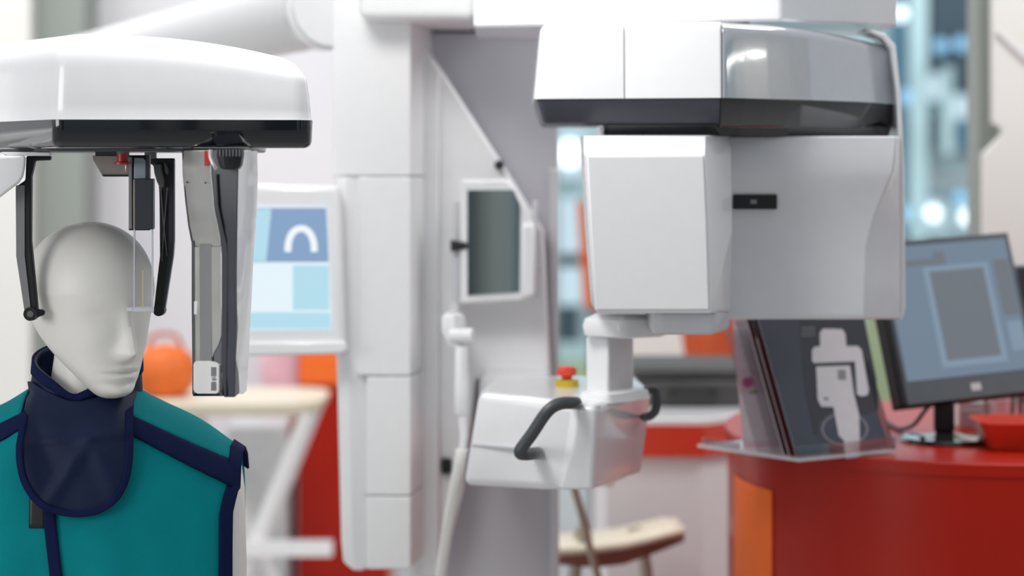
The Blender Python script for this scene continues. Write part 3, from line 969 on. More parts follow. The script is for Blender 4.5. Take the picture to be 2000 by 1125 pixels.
pr('printed_field', [(1560, 612), (1686, 612), (1712, 740), (1716, 800), (1590, 850), (1572, 760)], 'dark_print', .0002)
pr('printed_machine', [(1601, 650), (1608, 642), (1645, 643), (1651, 652), (1653, 676), (1676, 676), (1683, 684), (1697, 762), (1694, 772), (1682, 774), (1674, 770), (1670, 706), (1590, 709), (1586, 704), (1586, 684), (1590, 678), (1602, 676)], 'print_white', .0005)
pr('printed_machine', [(1594, 716), (1660, 714), (1668, 770), (1678, 810), (1680, 893), (1652, 896), (1648, 860), (1638, 850), (1628, 795), (1604, 794), (1597, 780)], 'print_white', .0006)
pr('printed_detail', [(1636, 722), (1652, 722), (1653, 742), (1637, 742)], 'mid_grey', .0008)
pr('printed_detail', [(1609, 776), (1617, 776), (1618, 781), (1610, 781)], 'dark_grey', .0008)
for k in range(3):
    pr('printed_line', [(1565, 640 + k * 7), (1592, 639 + k * 7), (1592, 641 + k * 7), (1565, 642 + k * 7)], 'mid_grey', .0005)
for k, (rx, ry, m_) in enumerate([(44, 34, 'navy_print'), (38, 29, 'mid_grey'), (35, 27, 'navy_print')]):
    pr('printed_disc', [(1650 + rx * math.cos(2 * math.pi * i / 24) * 1.2, 838 + ry * math.sin(2 * math.pi * i / 24) * 1.1) for i in range(24)], m_, .0003 + .00004 * k)
brochure(.020, .0, .2, .212, .0012, 'maroon_print', 'maroon booklet directly behind the navy brochure')
brochure(.034, .0, .2, .262, .0012, 'maroon_print', 'taller maroon booklet, second behind the navy brochure')
brochure(.048, .02, .18, .285, .0012, 'dark_print', 'near black brochure behind the maroon booklets')
# pink leaflet standing on the base plate behind the dark brochures, turned to the front
yl_ = 4.17
lf = thing('flower_leaflet', (X(1475, yl_), yl_, O_.z + .006), 'pink flowered leaflet at the back left of the acrylic stand', 'leaflet')
zl0 = (O_.z + .0062 - EYE) * -F / yl_ + HZN
bm = B(); slab(bm, [at(1452, zl0, yl_), at(1532, zl0, yl_), at(1502, 606, yl_ + .05), at(1428, 606, yl_ + .05)], (0, .0012, 0)); fin('sheet', bm, 'pink_paper', lf)
for nm, pts, m_ in (('printed_panel', [(1444, 768), (1516, 768), (1526, 862), (1454, 862)], 'pale_print'), ('printed_flower', [(1450, 742), (1458, 736), (1470, 738), (1472, 750), (1462, 758), (1451, 754)], 'magenta_print'), ('printed_leaf', [(1462, 766), (1476, 760), (1484, 772), (1476, 786), (1464, 782)], 'leaf_print'), ('printed_panel', [(1434, 640), (1460, 640), (1470, 720), (1446, 720)], 'pale_print')):
    bm = B()
    ngon_print(bm, [at(px, py, yl_ + .05 * (zl0 - py) / (zl0 - 606) - .0008) for px, py in pts]); fin(nm, bm, m_, lf, smooth=False)
# monitor
ymn = 4.34
mt = thing('desk_monitor', (at(1850, 0, ymn).x, ymn, DZ), 'black desk monitor showing a grey x-ray picture on the red desk', 'monitor')
bm = B(); lathe(bm, (at(1852, 0, ymn).x, ymn, DZ), [(.082, 0), (.085, .003), (.082, .009), (.03, .013), (.02, .016)], 36); fin('foot', bm, 'black_gloss', mt)
xc = at(1848, 0, ymn).x
bm = B(); box(bm, (xc - .0185, ymn + .012, DZ + .014), (xc + .0185, ymn + .03, Z(772, ymn))); fin('neck', bm, 'black_matt', mt, bevel=.006)
# panel: leaning back, its plane built from the four corners
c_bl, c_br, c_tr = at(1762, 794, ymn - .05), at(2035, 763, ymn + .08), at(1968, 453, ymn + .18)
c_tl = c_bl + (c_tr - c_br)
nrm = (c_tr - c_tl).cross(c_bl - c_tl).normalized()
if nrm.y < 0:
    nrm = -nrm
bm = B(); slab(bm, [c_tl, c_tr, c_br, c_bl], nrm * .035); pn = fin('panel', bm, 'black_matt', mt, bevel=.004)


def mq(u, v, lift):
    return c_tl + (c_tr - c_tl) * u + (c_bl - c_tl) * v - nrm * lift


def mon(name, quad, m, lift, par=None):
    bm = B(); slab(bm, [mq(u, v, lift) for u, v in quad], nrm * .0008)
    return fin(name, bm, m, par or pn)


R4 = lambda u0, u1, v0, v1: [(u0, v0), (u1, v0), (u1, v1), (u0, v1)]
mon('bezel', R4(0.04, .995, .005, .995), 'monitor_bezel', .0010)
scn = mon('display', R4(.065, .965, .04, .86), 'monitor_blue', .0016)
mon('picture_frame', R4(.33, .80, .18, .80), 'monitor_pale', .0020)
mon('picture', R4(.37, .76, .21, .76), 'monitor_grey', .0024)
mon('toolbar', R4(.10, .48, .13, .17), 'monitor_grey', .0020)
mon('toolbar', R4(.42, .50, .09, .17), 'monitor_grey', .0022)
mon('thumbnail', R4(.84, .955, .17, .52), 'monitor_grey', .0020)
mon('thumbnail', R4(.85, .955, .56, .74), 'monitor_pale', .0020)
mon('badge', R4(.50, .57, .91, .955), 'light_grey', .0018)
# second monitor, only its dark edge in the picture
m2 = thing('second_monitor', (at(2060, 0, 4.65).x, 4.65, DZ), 'dark back of a second monitor at the right picture edge', 'monitor')
bm = B(); slab(bm, [at(1986, 519, 4.6), at(2130, 515, 4.68), at(2130, 790, 4.68), at(1996, 790, 4.6)], (0, .03, 0)); fin('panel', bm, 'graphite', m2, bevel=.004)
bm = B(); box(bm, (X(2050, 4.66), 4.68, DZ + .01), (X(2080, 4.66), 4.70, Z(700, 4.66))); fin('neck', bm, 'black_matt', m2)
bm = B(); lathe(bm, (X(2065, 4.69), 4.69, DZ), [(.08, 0), (.08, .008), (.02, .012)], 28); fin('foot', bm, 'black_matt', m2)
# monitor cable
bm = B(); tube(bm, spline([at(1826, 784, 4.36), at(1808, 800, 4.39), Vector((X(1785, 4.44), 4.44, DZ + .02)), Vector((X(1760, 4.5), 4.5, DZ + .005)), Vector((X(1742, 4.56), 4.56, DZ + .005)), Vector((X(1735, 4.62), 4.62, DZ + .005))], 8), .004, 8)
tag(fin('monitor_cable', bm, 'black_matt'), 'black cable trailing behind the desk monitor foot', 'cable')
# tray
yt = 4.2
c = at(2005, 0, yt).x
tr = thing('orange_tray', (c, yt, DZ), 'flared orange red tray in front of the monitor foot', 'tray')
bm = B(); w = (X(1990, yt) - X(1920, yt))
zz = Z(826, yt)
shell(bm, [(c - .055, yt), (c + .1, yt), (c + .1, yt + .12), (c - .055, yt + .12)], .02, [(DZ, .0), (DZ + .004, -.004), (zz - .004, -.022), (zz, -.026), (zz, -.021), (DZ + .006, .001)])
fin('bowl', bm, 'red_laminate', tr)
# white box and glasses beyond the foot
bm = B(); a = at(1872, 0, 4.56); b = at(1938, 0, 4.56); box(bm, (a.x, 4.56, DZ), (b.x, 4.63, Z(784, 4.56)))
bxo = thing('white_carton', ((a.x + b.x) / 2, 4.59, DZ), 'small white carton behind the monitor neck', 'box')
fin('body', bm, 'paper_white', bxo, bevel=.003)
bm = B(); pbox(bm, 1880, 1918, 803, 828, 4.558, .003); fin('printed_label', bm, 'light_grey', bxo)
for px, lab in ((1952, 'clear drinking glass behind the orange tray, nearer the monitor neck'), (2018, 'clear drinking glass behind the orange tray, at the right picture edge')):
    p = Vector((X(px, 4.48), 4.48, DZ))
    bm = B(); lathe(bm, p, [(.026, 0), (.027, .002), (.032, .095), (.0305, .095), (.0255, .006), (.001, .006)], 24)
    tag(fin('drinking_glass', bm, 'acrylic'), lab, 'glass')

# ------------------------------------------------------------------ panoramic x-ray unit at the left
YP = 3.22
pu = thing('panoramic_unit', (at(-330, 0, 3.75).x, 3.75, 0), 'white panoramic x-ray unit with black band above the mannequin head', 'x-ray unit')
plan = [(X(609, YP), YP + .015), (X(596, 3.60), 3.60), (-.80, 3.62), (-.80, 3.51), (X(112, YP), YP - .02)]
zb0, zb1, zt = Z(289, YP), Z(233, YP), Z(65, YP)


def crown(x, y, z):
    u = max(0, (x - X(150, YP)) / (X(575, YP) - X(150, YP)))
    k = max(0, (z - zb1) / (zt - zb1))
    return z - .036 * u ** 2.3 * k


prof = [(zb1 - .0005, .0005), (zb1 + .002, 0.0015), (zb1 + .02, .002), (zb1 + .05, .004)]
R = .046
for k in range(9):
    a = math.pi / 2 * k / 8
    prof.append((zt - R + R * math.sin(a), .006 + (R * .8) * (1 - math.cos(a))))
bm = B(); shell(bm, plan, [.03, .03, .05, .05, .035], prof, zf=crown, seg=10, div=14); fin('top_cover', bm, 'white_gloss', pu, angle=60)
bm = B(); shell(bm, plan, [.022, .03, .05, .05, .02], [(zb0, .008), (zb0 + .003, .003), (zb0 + .008, .0008), (zb1 - .001, -.0006)], seg=10); fin('band', bm, 'black_gloss', pu)
bm = B(); shell(bm, [(X(482, 3.3), 3.26), (X(482, 3.3), 3.58), (-.78, 3.58), (-.78, 3.53), (X(100, 3.3), 3.26)], .02, [(Z(296, 3.3), .003), (zb0 - .0005, 0)]); fin('base_plate', bm, 'graphite', pu)
bm = B(); shell(bm, [(X(0, 3.6), 3.58), (X(0, 3.6), 3.9), (X(-330, 3.6), 3.9), (X(-330, 3.6), 3.58)], .03, [(Z(250, 3.6), 0), (zt - .01, 0)]); fin('carrier', bm, 'white_satin', pu, bevel=.01)
bm = B(); shell(bm, [(X(-120, 3.7), 3.72), (X(-120, 3.7), 3.95), (X(-400, 3.7), 3.95), (X(-400, 3.7), 3.72)], .02, [(.02, 0), (1.9, 0)]); fin('column', bm, 'white_satin', pu)
bm = B(); shell(bm, [(X(-20, 3.7), 3.5), (X(-20, 3.7), 4.1), (X(-480, 3.7), 4.1), (X(-480, 3.7), 3.5)], .05, [(0, 0), (.018, 0), (.02, .004)]); fin('floor_plate', bm, 'light_grey', pu)
# end of the support arm under the left of the band
ya = 3.31
bm = B(); loft(bm, [[at(p[0] - dx_, p[1], ya + dy_) for p in [(4, 297), (98, 297), (98, 304), (14, 304)]] for dx_, dy_ in ((0, 0), (3, .05))]); fin('slide_plate', bm, 'white_gloss', pu, bevel=.001)
bm = B(); loft(bm, [[at(p[0] - dx_, p[1], ya - .01 + dy_) for p in [(-260, 304), (51, 304), (50, 325), (46, 345), (38, 357), (0, 386), (-60, 420), (-260, 430)]] for dx_, dy_ in ((0, 0), (5, .09))]); fin('support_arm', bm, 'white_gloss', pu, bevel=.004, seg=3, angle=50)
bm = B(); slab(bm, [at(*p, 3.7) for p in [(-290, 300), (-150, 300), (-150, 430), (-290, 430)]], (0, -.4, 0)); fin('support_arm', bm, 'white_gloss', pu, bevel=.02)

# temple rods
def rod(y, outl, dpt, m='black_matt', bev=.002):
    bm = B(); slab(bm, [at(*p, y) for p in outl], (0, dpt, 0))
    return fin('temple_rod', bm, m, pu, bevel=bev)


yl = 3.335
rl = rod(yl, [(98, 304.5), (98, 313), (68, 314), (61, 345), (60, 470), (73, 606), (73, 615), (66, 626), (58, 627), (50, 620), (47, 606), (31, 500), (30, 365), (49, 352), (51, 304.5)], .014)
bm = B()
rows = []
for py, l, r_ in [(362, 31, 48), (500, 31.5, 48), (606, 47.5, 60)]:
    a, b = at(l, py, yl - .002), at(r_, py, yl - .002)
    rows.append([a, b, b + Vector((0, .004, 0)), a + Vector((0, .004, 0))])
fin('side_face', loft(B(), rows), 'mid_grey', rl)
c = at(60, 613, yl)
bm = B(); lathe(bm, c, [(.0095, -.004), (.0095, .016), (.008, .017)], 20, Matrix.Rotation(-math.pi / 2, 3, 'X')); fin('pivot_disc', bm, 'black_matt', rl)
bm = B(); lathe(bm, c + Vector((0, -.0042, 0)), [(.0045, 0), (.0045, .001)], 16, Matrix.Rotation(-math.pi / 2, 3, 'X')); fin('pivot_hole', bm, 'dark_grey', rl)
bm = B(); tube(bm, [at(64, 613, yl + .006), at(76, 611, yl + .006), at(84, 610.5, yl + .006), at(87.5, 611, yl + .006)], [.0062, .0055, .0042, .0025], 14); fin('ear_tip', bm, 'black_matt', rl)
bm = B(); pbox(bm, 71, 98, 295, 305, yl - .001, .012); fin('slider', bm, 'light_grey', rl, bevel=.001)

yr = 3.44
rr = rod(yr, [(292, 309), (340, 309), (340, 470), (338, 500), (322, 602), (318, 613), (311, 618), (303, 615), (300, 606), (305, 560), (312, 500), (311, 380), (308, 345), (298, 322), (292, 320)], .014, 'graphite')
bm = B()
rows = []
for py, l, r_ in [(372, 311, 326), (420, 312, 327), (500, 313, 327), (560, 306, 320), (603, 301, 316)]:
    a, b = at(l, py, yr - .002), at(r_, py, yr - .002)
    rows.append([a, b, b + Vector((0, .004, 0)), a + Vector((0, .004, 0))])
fin('side_face', loft(B(), rows), 'black_matt', rr)
bm = B()
tube(bm, [at(314, 366, yr - .004), at(320, 440, yr - .004), at(326, 500, yr - .004)], .0008, 6); fin('moulded_rib', bm, 'dark_grey', rr)
bm = B()
tube(bm, [at(327, 366, yr - .004), at(321, 440, yr - .004), at(316, 510, yr - .004)], .0008, 6); fin('moulded_rib', bm, 'dark_grey', rr)
bm = B(); slab(bm, [at(*p, yr - .012) for p in [(299, 320), (315, 320), (316, 335), (320, 355), (319, 366), (312, 367), (306, 355), (301, 338)]], (0, .012, 0)); fin('release_lever', bm, 'dark_grey', rr, bevel=.0015)
bm = B(); slab(bm, [at(*p, yr - .008) for p in [(319, 318), (323, 318), (328, 330), (327, 342), (322, 336)]], (0, .008, 0)); fin('release_lever', bm, 'dark_grey', rr, bevel=.001)
bm = B(); lathe(bm, at(311, 606, yr), [(.0082, -.006), (.0082, .016), (.007, .017)], 20, Matrix.Rotation(-math.pi / 2, 3, 'X')); fin('pivot_disc', bm, 'black_matt', rr)
bm = B(); pbox(bm, 282, 304, 294, 310, yr, .012); fin('slider', bm, 'mid_grey', rr, bevel=.001)

# forehead slider with clear rods, knob and steel wedge
yc = 3.32
bm = B(); pbox(bm, 251, 292, 303, 450, yc + .006, .012); fh = fin('forehead_slide', bm, 'black_matt', pu, bevel=.001)
bm = B(); pbox(bm, 251, 258, 306, 447, yc, .01); fin('slide_edge', bm, 'mid_grey', fh, bevel=.001)
bm = B(); slab(bm, [at(*p, yc) for p in [(262, 308), (280, 308), (285, 314), (285, 349), (261, 349)]], (0, .01, 0)); fin('slide_window', bm, 'blue_grey', fh, bevel=.001)
bm = B(); pbox(bm, 262, 299, 349, 448, yc - .008, .018); fin('slide_block', bm, 'graphite', fh, bevel=.0012)
bm = B(); pbox(bm, 260, 264, 350, 447, yc - .0085, .01); fin('slide_rail', bm, 'steel', fh, bevel=.0008)
bm = B(); pbox(bm, 285, 292, 303, 352, yc - .001, .01); fin('slide_edge', bm, 'graphite', fh)
yf_ = yc
bm = B(); pbox(bm, 261, 299, 447, 604, yf_, .003); fp = fin('clear_plate', bm, 'thin_acrylic', fh)
for l, r_ in ((260.5, 263.5), (296, 299)):
    bm = B(); pbox(bm, l, r_, 447, 602, yf_ - .001, .005); fin('plate_edge', bm, 'milky_acrylic', fp)
bm = B(); pbox(bm, 277.5, 280, 528, 600, yf_ - .0008, .001); fin('aiming_line', bm, 'pale_yellow', fp)
bm = B(); tube(bm, [at(300, 604, yf_), at(266, 604, yf_), at(262, 604, yf_)], [.0042, .0042, .003], 12); fin('nasion_bar', bm, 'milky_acrylic', fh)
bm = B(); tube(bm, [at(262, 604, yf_), at(254, 604, yf_ + .02), at(243, 603, yf_ + .032)], [.0036, .0036, .004], 12); fin('nasion_tip', bm, 'milky_acrylic', fh)
bm = B(); lathe(bm, at(239, 321, yc - .02), [(.012, 0), (.012, .003), (.0075, .004), (.0075, .014)], 20); fin('adjusting_knob', bm, 'red_plastic', pu)
bm = B(); lathe(bm, at(239, 301, yc - .02), [(.0072, 0), (.0078, .002), (.0078, .012)], 20); fin('knob_stem', bm, 'dark_grey', pu)
bm = B(); slab(bm, [at(*p, yc + .012) for p in [(180, 304), (252, 304), (252, 343), (201, 343), (196, 338), (181, 312)]], (0, .02, 0)); we = fin('mirror_wedge', bm, 'steel', pu, bevel=.001)
bm = B(); slab(bm, [at(*p, yc + .010) for p in [(198, 341), (252, 341), (252, 345), (202, 345)]], (0, .024, 0)); fin('wedge_edge', bm, 'black_matt', we)
bm = B(); pbox(bm, 243, 252, 318, 337, yc + .004, .012); fin('wedge_pin', bm, 'nickel', we, bevel=.002)
bm = B(); pbox(bm, 186, 250, 292, 305, yc + .016, .012); fin('wedge_mount', bm, 'handle_grey', we)

# sensor column
def strip(rows_spec, y0, y1, m, name, par=pu, dep=.03, bev=.0015, ang=30):
    rows = []
    for py, l, r_ in rows_spec:
        a, b = at(l, py, y0), at(r_, py, y1)
        rows.append([a, b, b + Vector((0, dep, 0)), a + Vector((0, dep, 0))])
    return fin(name, loft(B(), rows), m, par, bevel=bev, angle=ang)


ye, yb, yw2, yx = 3.25, 3.17, 3.15, 3.24
se = strip([(293, 412, 466), (340, 413, 465), (400, 418, 464), (440, 426, 463.5), (470, 431, 463), (500, 433, 462.5), (640, 433, 461.5), (700, 431, 460), (776, 437, 459)], yb, yw2, 'graphite', 'sensor_column', dep=.06)
strip([(293, 466, 495), (340, 465, 496), (400, 464, 495), (440, 463.5, 492), (480, 463, 489), (600, 461.5, 483), (700, 460, 478), (771, 459, 474)], yw2 + .001, yx, 'white_gloss', 'outer_cover', se, dep=.05)


def inner(rows_spec, m, name, par=None, lift=0.0, dep=.01, bev=.0015):
    """A plate lying on the slanting inner face of the column (from its far left edge to the near black body)."""
    ysf = lambda px: 3.25 - .080 * (px - 374) / 60.0 - lift
    rows = []
    for py, l, r_ in rows_spec:
        a, b = at(l, py, ysf(l)), at(r_, py, ysf(r_))
        rows.append([a, b, b + Vector((0.004, dep, 0)), a + Vector((0.004, dep, 0))])
    return fin(name, loft(B(), rows), m, par or se, bevel=bev, angle=60)


strip([(293, 355, 412), (340, 356, 413), (380, 360, 417), (400, 362, 418), (420, 364.5, 421.5), (440, 367, 426), (455, 370, 429), (470, 373, 431), (482, 374, 432)], ye, yb + .002, 'polished_steel', 'inner_plate', se, dep=.012, bev=.002, ang=60)
inner([(481, 374, 432), (500, 374, 433), (600, 374, 433), (655, 375, 432), (672, 375, 427), (690, 375, 417), (704, 375.5, 412), (712, 376, 411)], 'polished_steel', 'inner_plate', lift=.002)
inner([(476, 390, 411), (482, 389, 412), (600, 389.5, 412.5), (712, 390, 413)], 'mid_grey', 'grey_strip', lift=.004, dep=.004, bev=.0008)
inner([(640, 375, 434), (760, 375.5, 434), (774, 376, 435)], 'black_gloss', 'lower_plate', lift=-.001)
inner([(470, 374, 379), (600, 374, 379.5), (700, 375, 380), (770, 375, 380)], 'handle_grey', 'edge_strip', lift=.0035, dep=.004, bev=.0005)
strip([(293, 355, 359), (380, 360, 363.5), (440, 367, 371), (472, 373, 376)], 3.249, 3.244, 'handle_grey', 'edge_strip', se, dep=.01)
# inner ridge of the black face
strip([(340, 421, 424), (400, 424, 427), (440, 432, 435), (478, 441, 444), (500, 443, 446), (774, 440, 443)], 3.162, 3.161, 'black_matt', 'ridge', se, dep=.01, bev=.0008)
# identification label
lb = inner([(705, 384, 409), (708, 379, 421), (713, 377.5, 427), (760, 377.5, 427), (766, 380, 426), (769, 386, 421)], 'paper_white', 'label_plate', lift=.006, dep=.004, bev=.0005)
for k, (p0_, p1_) in enumerate([(717, 735), (739, 743), (747, 763)]):
    q0 = 412 if k != 1 else 414
    inner([(p0_, q0, 422.5), (p1_, q0, 422.5)], 'mid_grey', 'printed_block', lb, lift=.0068, dep=.001, bev=0)
for k in range(10):
    p0_ = 718 + k * 4.6
    inner([(p0_, 414, 420.5), (p0_ + 1.5, 414, 420.5)], 'dark_grey', 'printed_line', lb, lift=.0074, dep=.0006, bev=0)
for px, py in ((365.5, 356), (401, 357)):
    t = (px - 356) / (413 - 356)
    p = at(px, py, ye + (yb - ye) * t - .001)
    bm = B(); lathe(bm, p, [(.0002, -.0012), (.001, -.0008), (.0012, 0), (.001, .0008), (.0002, .0012)], 10); fin('screw', bm, 'black_matt', se)
strip([(294, 399, 409), (324, 399, 409)], 3.188, 3.174, 'red_plastic', 'red_marker', se, dep=.004)
inner([(588, 378, 384), (615, 378, 384)], 'white_gloss', 'catch', lift=.006, dep=.004)
# locking knob above the column
ykn = 3.13
rows = []
for py, l, r_ in [(292, 421, 472), (305, 421, 472), (309, 423, 471), (322, 426, 469), (329, 430, 465), (331, 436, 459)]:
    a, b = at(l, py, ykn), at(r_, py, ykn)
    rows.append([a + Vector((0, .006, 0)), a * .75 + b * .25, a * .25 + b * .75, b + Vector((0, .006, 0)), b + Vector((0, .03, 0)), a + Vector((0, .03, 0))])
kn = fin('locking_knob', loft(B(), rows), 'black_matt', pu, bevel=.002)
for k in range(8):
    bm = B(); p = at(424 + k * 6.4, 298, ykn - .001); tube(bm, [p + Vector((0, 0, .004)), p - Vector((0, 0, .005))], .0018, 8); fin('knurl', bm, 'graphite', kn)
bm = B(); tube(bm, spline([at(411, 293, ykn + .012), at(412, 308, ykn + .01), at(418, 322, ykn + .008), at(424, 330, ykn + .008)], 5), .0032, 10); fin('chrome_trim', bm, 'polished_steel', kn)

# ------------------------------------------------------------------ mannequin
HC = at(178, 772, 3.42)
HZ, HH = HC.z, .2455
yaw = math.radians(40)
cy_, sy_ = math.cos(yaw), math.sin(yaw)
XB = at(163, 0, 3.44).x          # body axis
YB = 3.45


def herm(tab, t):
    xs = [p[0] for p in tab]; ys_ = [p[1] for p in tab]
    n = len(xs)
    m = []
    for i in range(n):
        a, b = max(i - 1, 0), min(i + 1, n - 1)
        m.append((ys_[b] - ys_[a]) / (xs[b] - xs[a]))
    for i in range(n - 1):
        if t <= xs[i + 1] or i == n - 2:
            h = xs[i + 1] - xs[i]; s = min(max((t - xs[i]) / h, 0), 1)
            return ys_[i] * (2 * s ** 3 - 3 * s * s + 1) + m[i] * h * (s ** 3 - 2 * s * s + s) + ys_[i + 1] * (3 * s * s - 2 * s ** 3) + m[i + 1] * h * (s ** 3 - s * s)


TF = [(0, .062), (.012, .074), (.04, .0855), (.09, .089), (.16, .0895), (.25, .0915), (.35, .0945), (.5, .099), (.6, .101)]
TB = [(0, -.044), (.012, -.036), (.04, -.026), (.09, -.010), (.15, .010), (.22, .038), (.3, .066), (.4, .091), (.5, .103), (.6, .108)]
TW = [(0, .008), (.012, .017), (.04, .0265), (.09, .0365), (.16, .048), (.25, .0595), (.35, .0695), (.45, .077), (.6, .085)]


def g(x, s):
    return math.exp(-(x / s) ** 2)


def head_ring(t, N=120):
    if t > .6:
        s = math.sqrt(max(1 - ((t - .6) / .4) ** 2.3, 0)); f, b, w = .101 * s, .108 * s, .085 * s
    else:
        f, b, w = herm(TF, t), herm(TB, t), herm(TW, t)
    out = []
    mid, a = (f - b) / 2, (f + b) / 2
    for k in range(N):
        an = 2 * math.pi * k / N
        s, c = math.sin(an), math.cos(an)       # c: towards the face
        e = 2 / 2.15
        fx = mid + a * math.copysign(abs(c) ** e, c)
        lx = w * math.copysign(abs(s) ** e, s) * (1 - .10 * max(c, 0) ** 2)
        if c > -.1:
            wt = min(1, (c + .1) * 1.8)
            d = 0
            if .2 < t < .56:
                if t > .262:
                    pr_ = .028 * ((.56 - t) / .298) ** 1.3
                else:
                    pr_ = .028 * max(0, 1 - ((.262 - t) / .05) ** 1.6)
                d += max(pr_, 0) * g(lx, .0085 + .0035 * g(t - .27, .05))
            for sg in (-1, 1):
                d -= .0045 * g(lx - sg * .032, .019) * g(t - .475, .05)
                d += .0018 * g(lx - sg * .033, .012) * g(t - .46, .022)
                d += .002 * g(lx - sg * .045, .016) * g(t - .33, .08)
            d += .0015 * g(t - .565, .035) * g(lx, .05)
            d += .0050 * g(t - .177, .015) * g(lx, .022)
            d += .0050 * g(t - .126, .017) * g(lx, .020)
            d -= .0038 * g(t - .152, .0075) * math.exp(-(lx / .026) ** 4)
            d -= .0035 * g(t - .092, .016) * g(lx, .024)
            d += .0055 * g(t - .04, .035) * g(lx, .024)
            fx += d * wt
        if abs(s) > .5:                          # a hint of ears
            lx += math.copysign(.004 * g(t - .44, .07) * g(fx + .004, .014), s)
        out.append((lx, -fx))
    return out


bm = B()
rows = []
NT = 150
for i in range(NT + 1):
    t = i / NT
    if t > .9:
        t = .9 + .1 * math.sin((t - .9) / .1 * math.pi / 2)
    z = HZ + HH * t
    rows.append([Vector((HC.x + lx * cy_ - fy * sy_, HC.y + lx * sy_ + fy * cy_, z)) for lx, fy in head_ring(min(t, .99995))])
loft(bm, rows)
# neck
rows = []
for z, r_, ox, oy in [(HZ + .09, .052, .0, .03), (HZ + .05, .0535, -.004, .03), (HZ + .0, .055, -.010, .03), (HZ - .05, .058, -.012, .03), (HZ - .075, .066, -.012, .03)]:
    rows.append([Vector((HC.x + ox + r_ * math.cos(2 * math.pi * k / 48), HC.y + oy + r_ * 1.04 * math.sin(2 * math.pi * k / 48), z)) for k in range(48)])
loft(bm, rows)
mq_ = thing('mannequin', (XB, YB, 0), 'smooth white faceless mannequin wearing a teal apron', 'mannequin')
fin('head', bm, 'mannequin_skin', mq_, angle=60)

# trunk surface in body coordinates (bx, bz): where the apron lies
ZS, SLOPE, RR = 1.258, .585, .09


def ridge(bx):
    b = abs(bx)
    return ZS + .004 - max(0, b - .06) * SLOPE + .006 * math.exp(-((b - .16) / .05) ** 2) - .004


def amp(bx, bz=1.2):
    return .100 * (1 - min(abs(bx) / .30, 1) ** 2.6) + .012


def yfront(bx, bz):
    d = ridge(bx) - bz
    if d <= 0:
        return 0.0
    k = max(0.0, 1 - d / RR)
    return -amp(bx) * math.sqrt(max(0, 1 - k * k)) - .02 * max(0, min(1, (d - .06) / .25))


def S(bx, bz, off=0.0):
    return Vector((XB + bx, YB + yfront(bx, bz) - off, bz))


def body(px, py):
    y = 3.36
    for _ in range(6):
        p = at(px, py, y)
        y = YB + yfront(p.x - XB, p.z)
    return p.x - XB, p.z


def pre(bx, bz, off=0.0):
    p = S(bx, bz, off)
    return p


# trunk
bm = B()
rows = []
for z in [.56, .62, .8, 1.0, 1.08, 1.12, 1.15, 1.18, 1.2, 1.22, 1.24, 1.254]:
    wmax = .205 if z < 1.12 else max(.055, min(.205, .06 + (ZS - z) / SLOPE))
    row = []
    for k in range(40):
        a = 2 * math.pi * k / 40
        bx = wmax * .97 * math.cos(a)
        yy = -yfront(bx, z) if ridge(bx) > z else 0
        yy = max(yy - .012, .004)
        row.append(Vector((XB + bx, YB + yy * math.copysign(abs(math.sin(a)) ** .7, math.sin(a)), z)))
    rows.append(row)
loft(bm, rows); fin('torso', bm, 'mannequin_skin', mq_, angle=60)
for sg in (-1, 1):
    bm = B()
    rows = []
    for z, r_ in [(1.168, .010), (1.162, .022), (1.145, .031), (1.11, .0355), (1.0, .0365), (.86, .034), (.74, .032)]:
        rows.append([Vector((XB + sg * (.1915 + (.0 if z > 1.1 else .002)) + r_ * math.cos(2 * math.pi * k / 24), YB + .012 + r_ * 1.25 * math.sin(2 * math.pi * k / 24), z)) for k in range(24)])
    loft(bm, rows); fin('arm', bm, 'mannequin_skin', mq_, angle=60)
bm = B(); lathe(bm, (XB, YB, 0), [(.17, 0), (.17, .008), (.03, .016), (.016, .03), (.016, .57)], 36); fin('stand_pole', bm, 'nickel', mq_)

# ------------------------------------------------------------------ lead apron
ap = thing('lead_apron', (XB, YB, .6), 'teal lead apron with navy bindings worn by the white mannequin', 'apron')
lo1, lo2 = body(266, 851), body(455, 948)
up1, up2 = body(268, 815), body(470, 904)


def zline(p, q, bx):
    b = max(abs(bx), .068)
    return p[1] + (q[1] - p[1]) * (b - p[0]) / (q[0] - p[0])


EDGE = .2155
ZB = .62


def wav(bx, bz):
    """Soft hanging folds, deeper further down."""
    k = min(1, max(0, 1.15 - bz) / .25)
    return .0045 * k * (math.sin(bx * 42 + 1.0 + bz * 5) + .5 * math.sin(bx * 91 + bz * 9)) + .0012 * math.sin(bz * 55 + bx * 30)


G = []
for j in range(46):
    row = []
    v = (j / 45) ** 1.3
    for i in range(61):
        bx = -EDGE + 2 * EDGE * i / 60
        zt_ = zline(lo1, lo2, bx) + .004
        bz = zt_ + (ZB - zt_) * v
        row.append(S(bx, bz, .006 + wav(bx, bz)))
    G.append(row)
fin('front_panel', sheet(B(), G), 'teal_fabric', ap, solid=.003, angle=80)
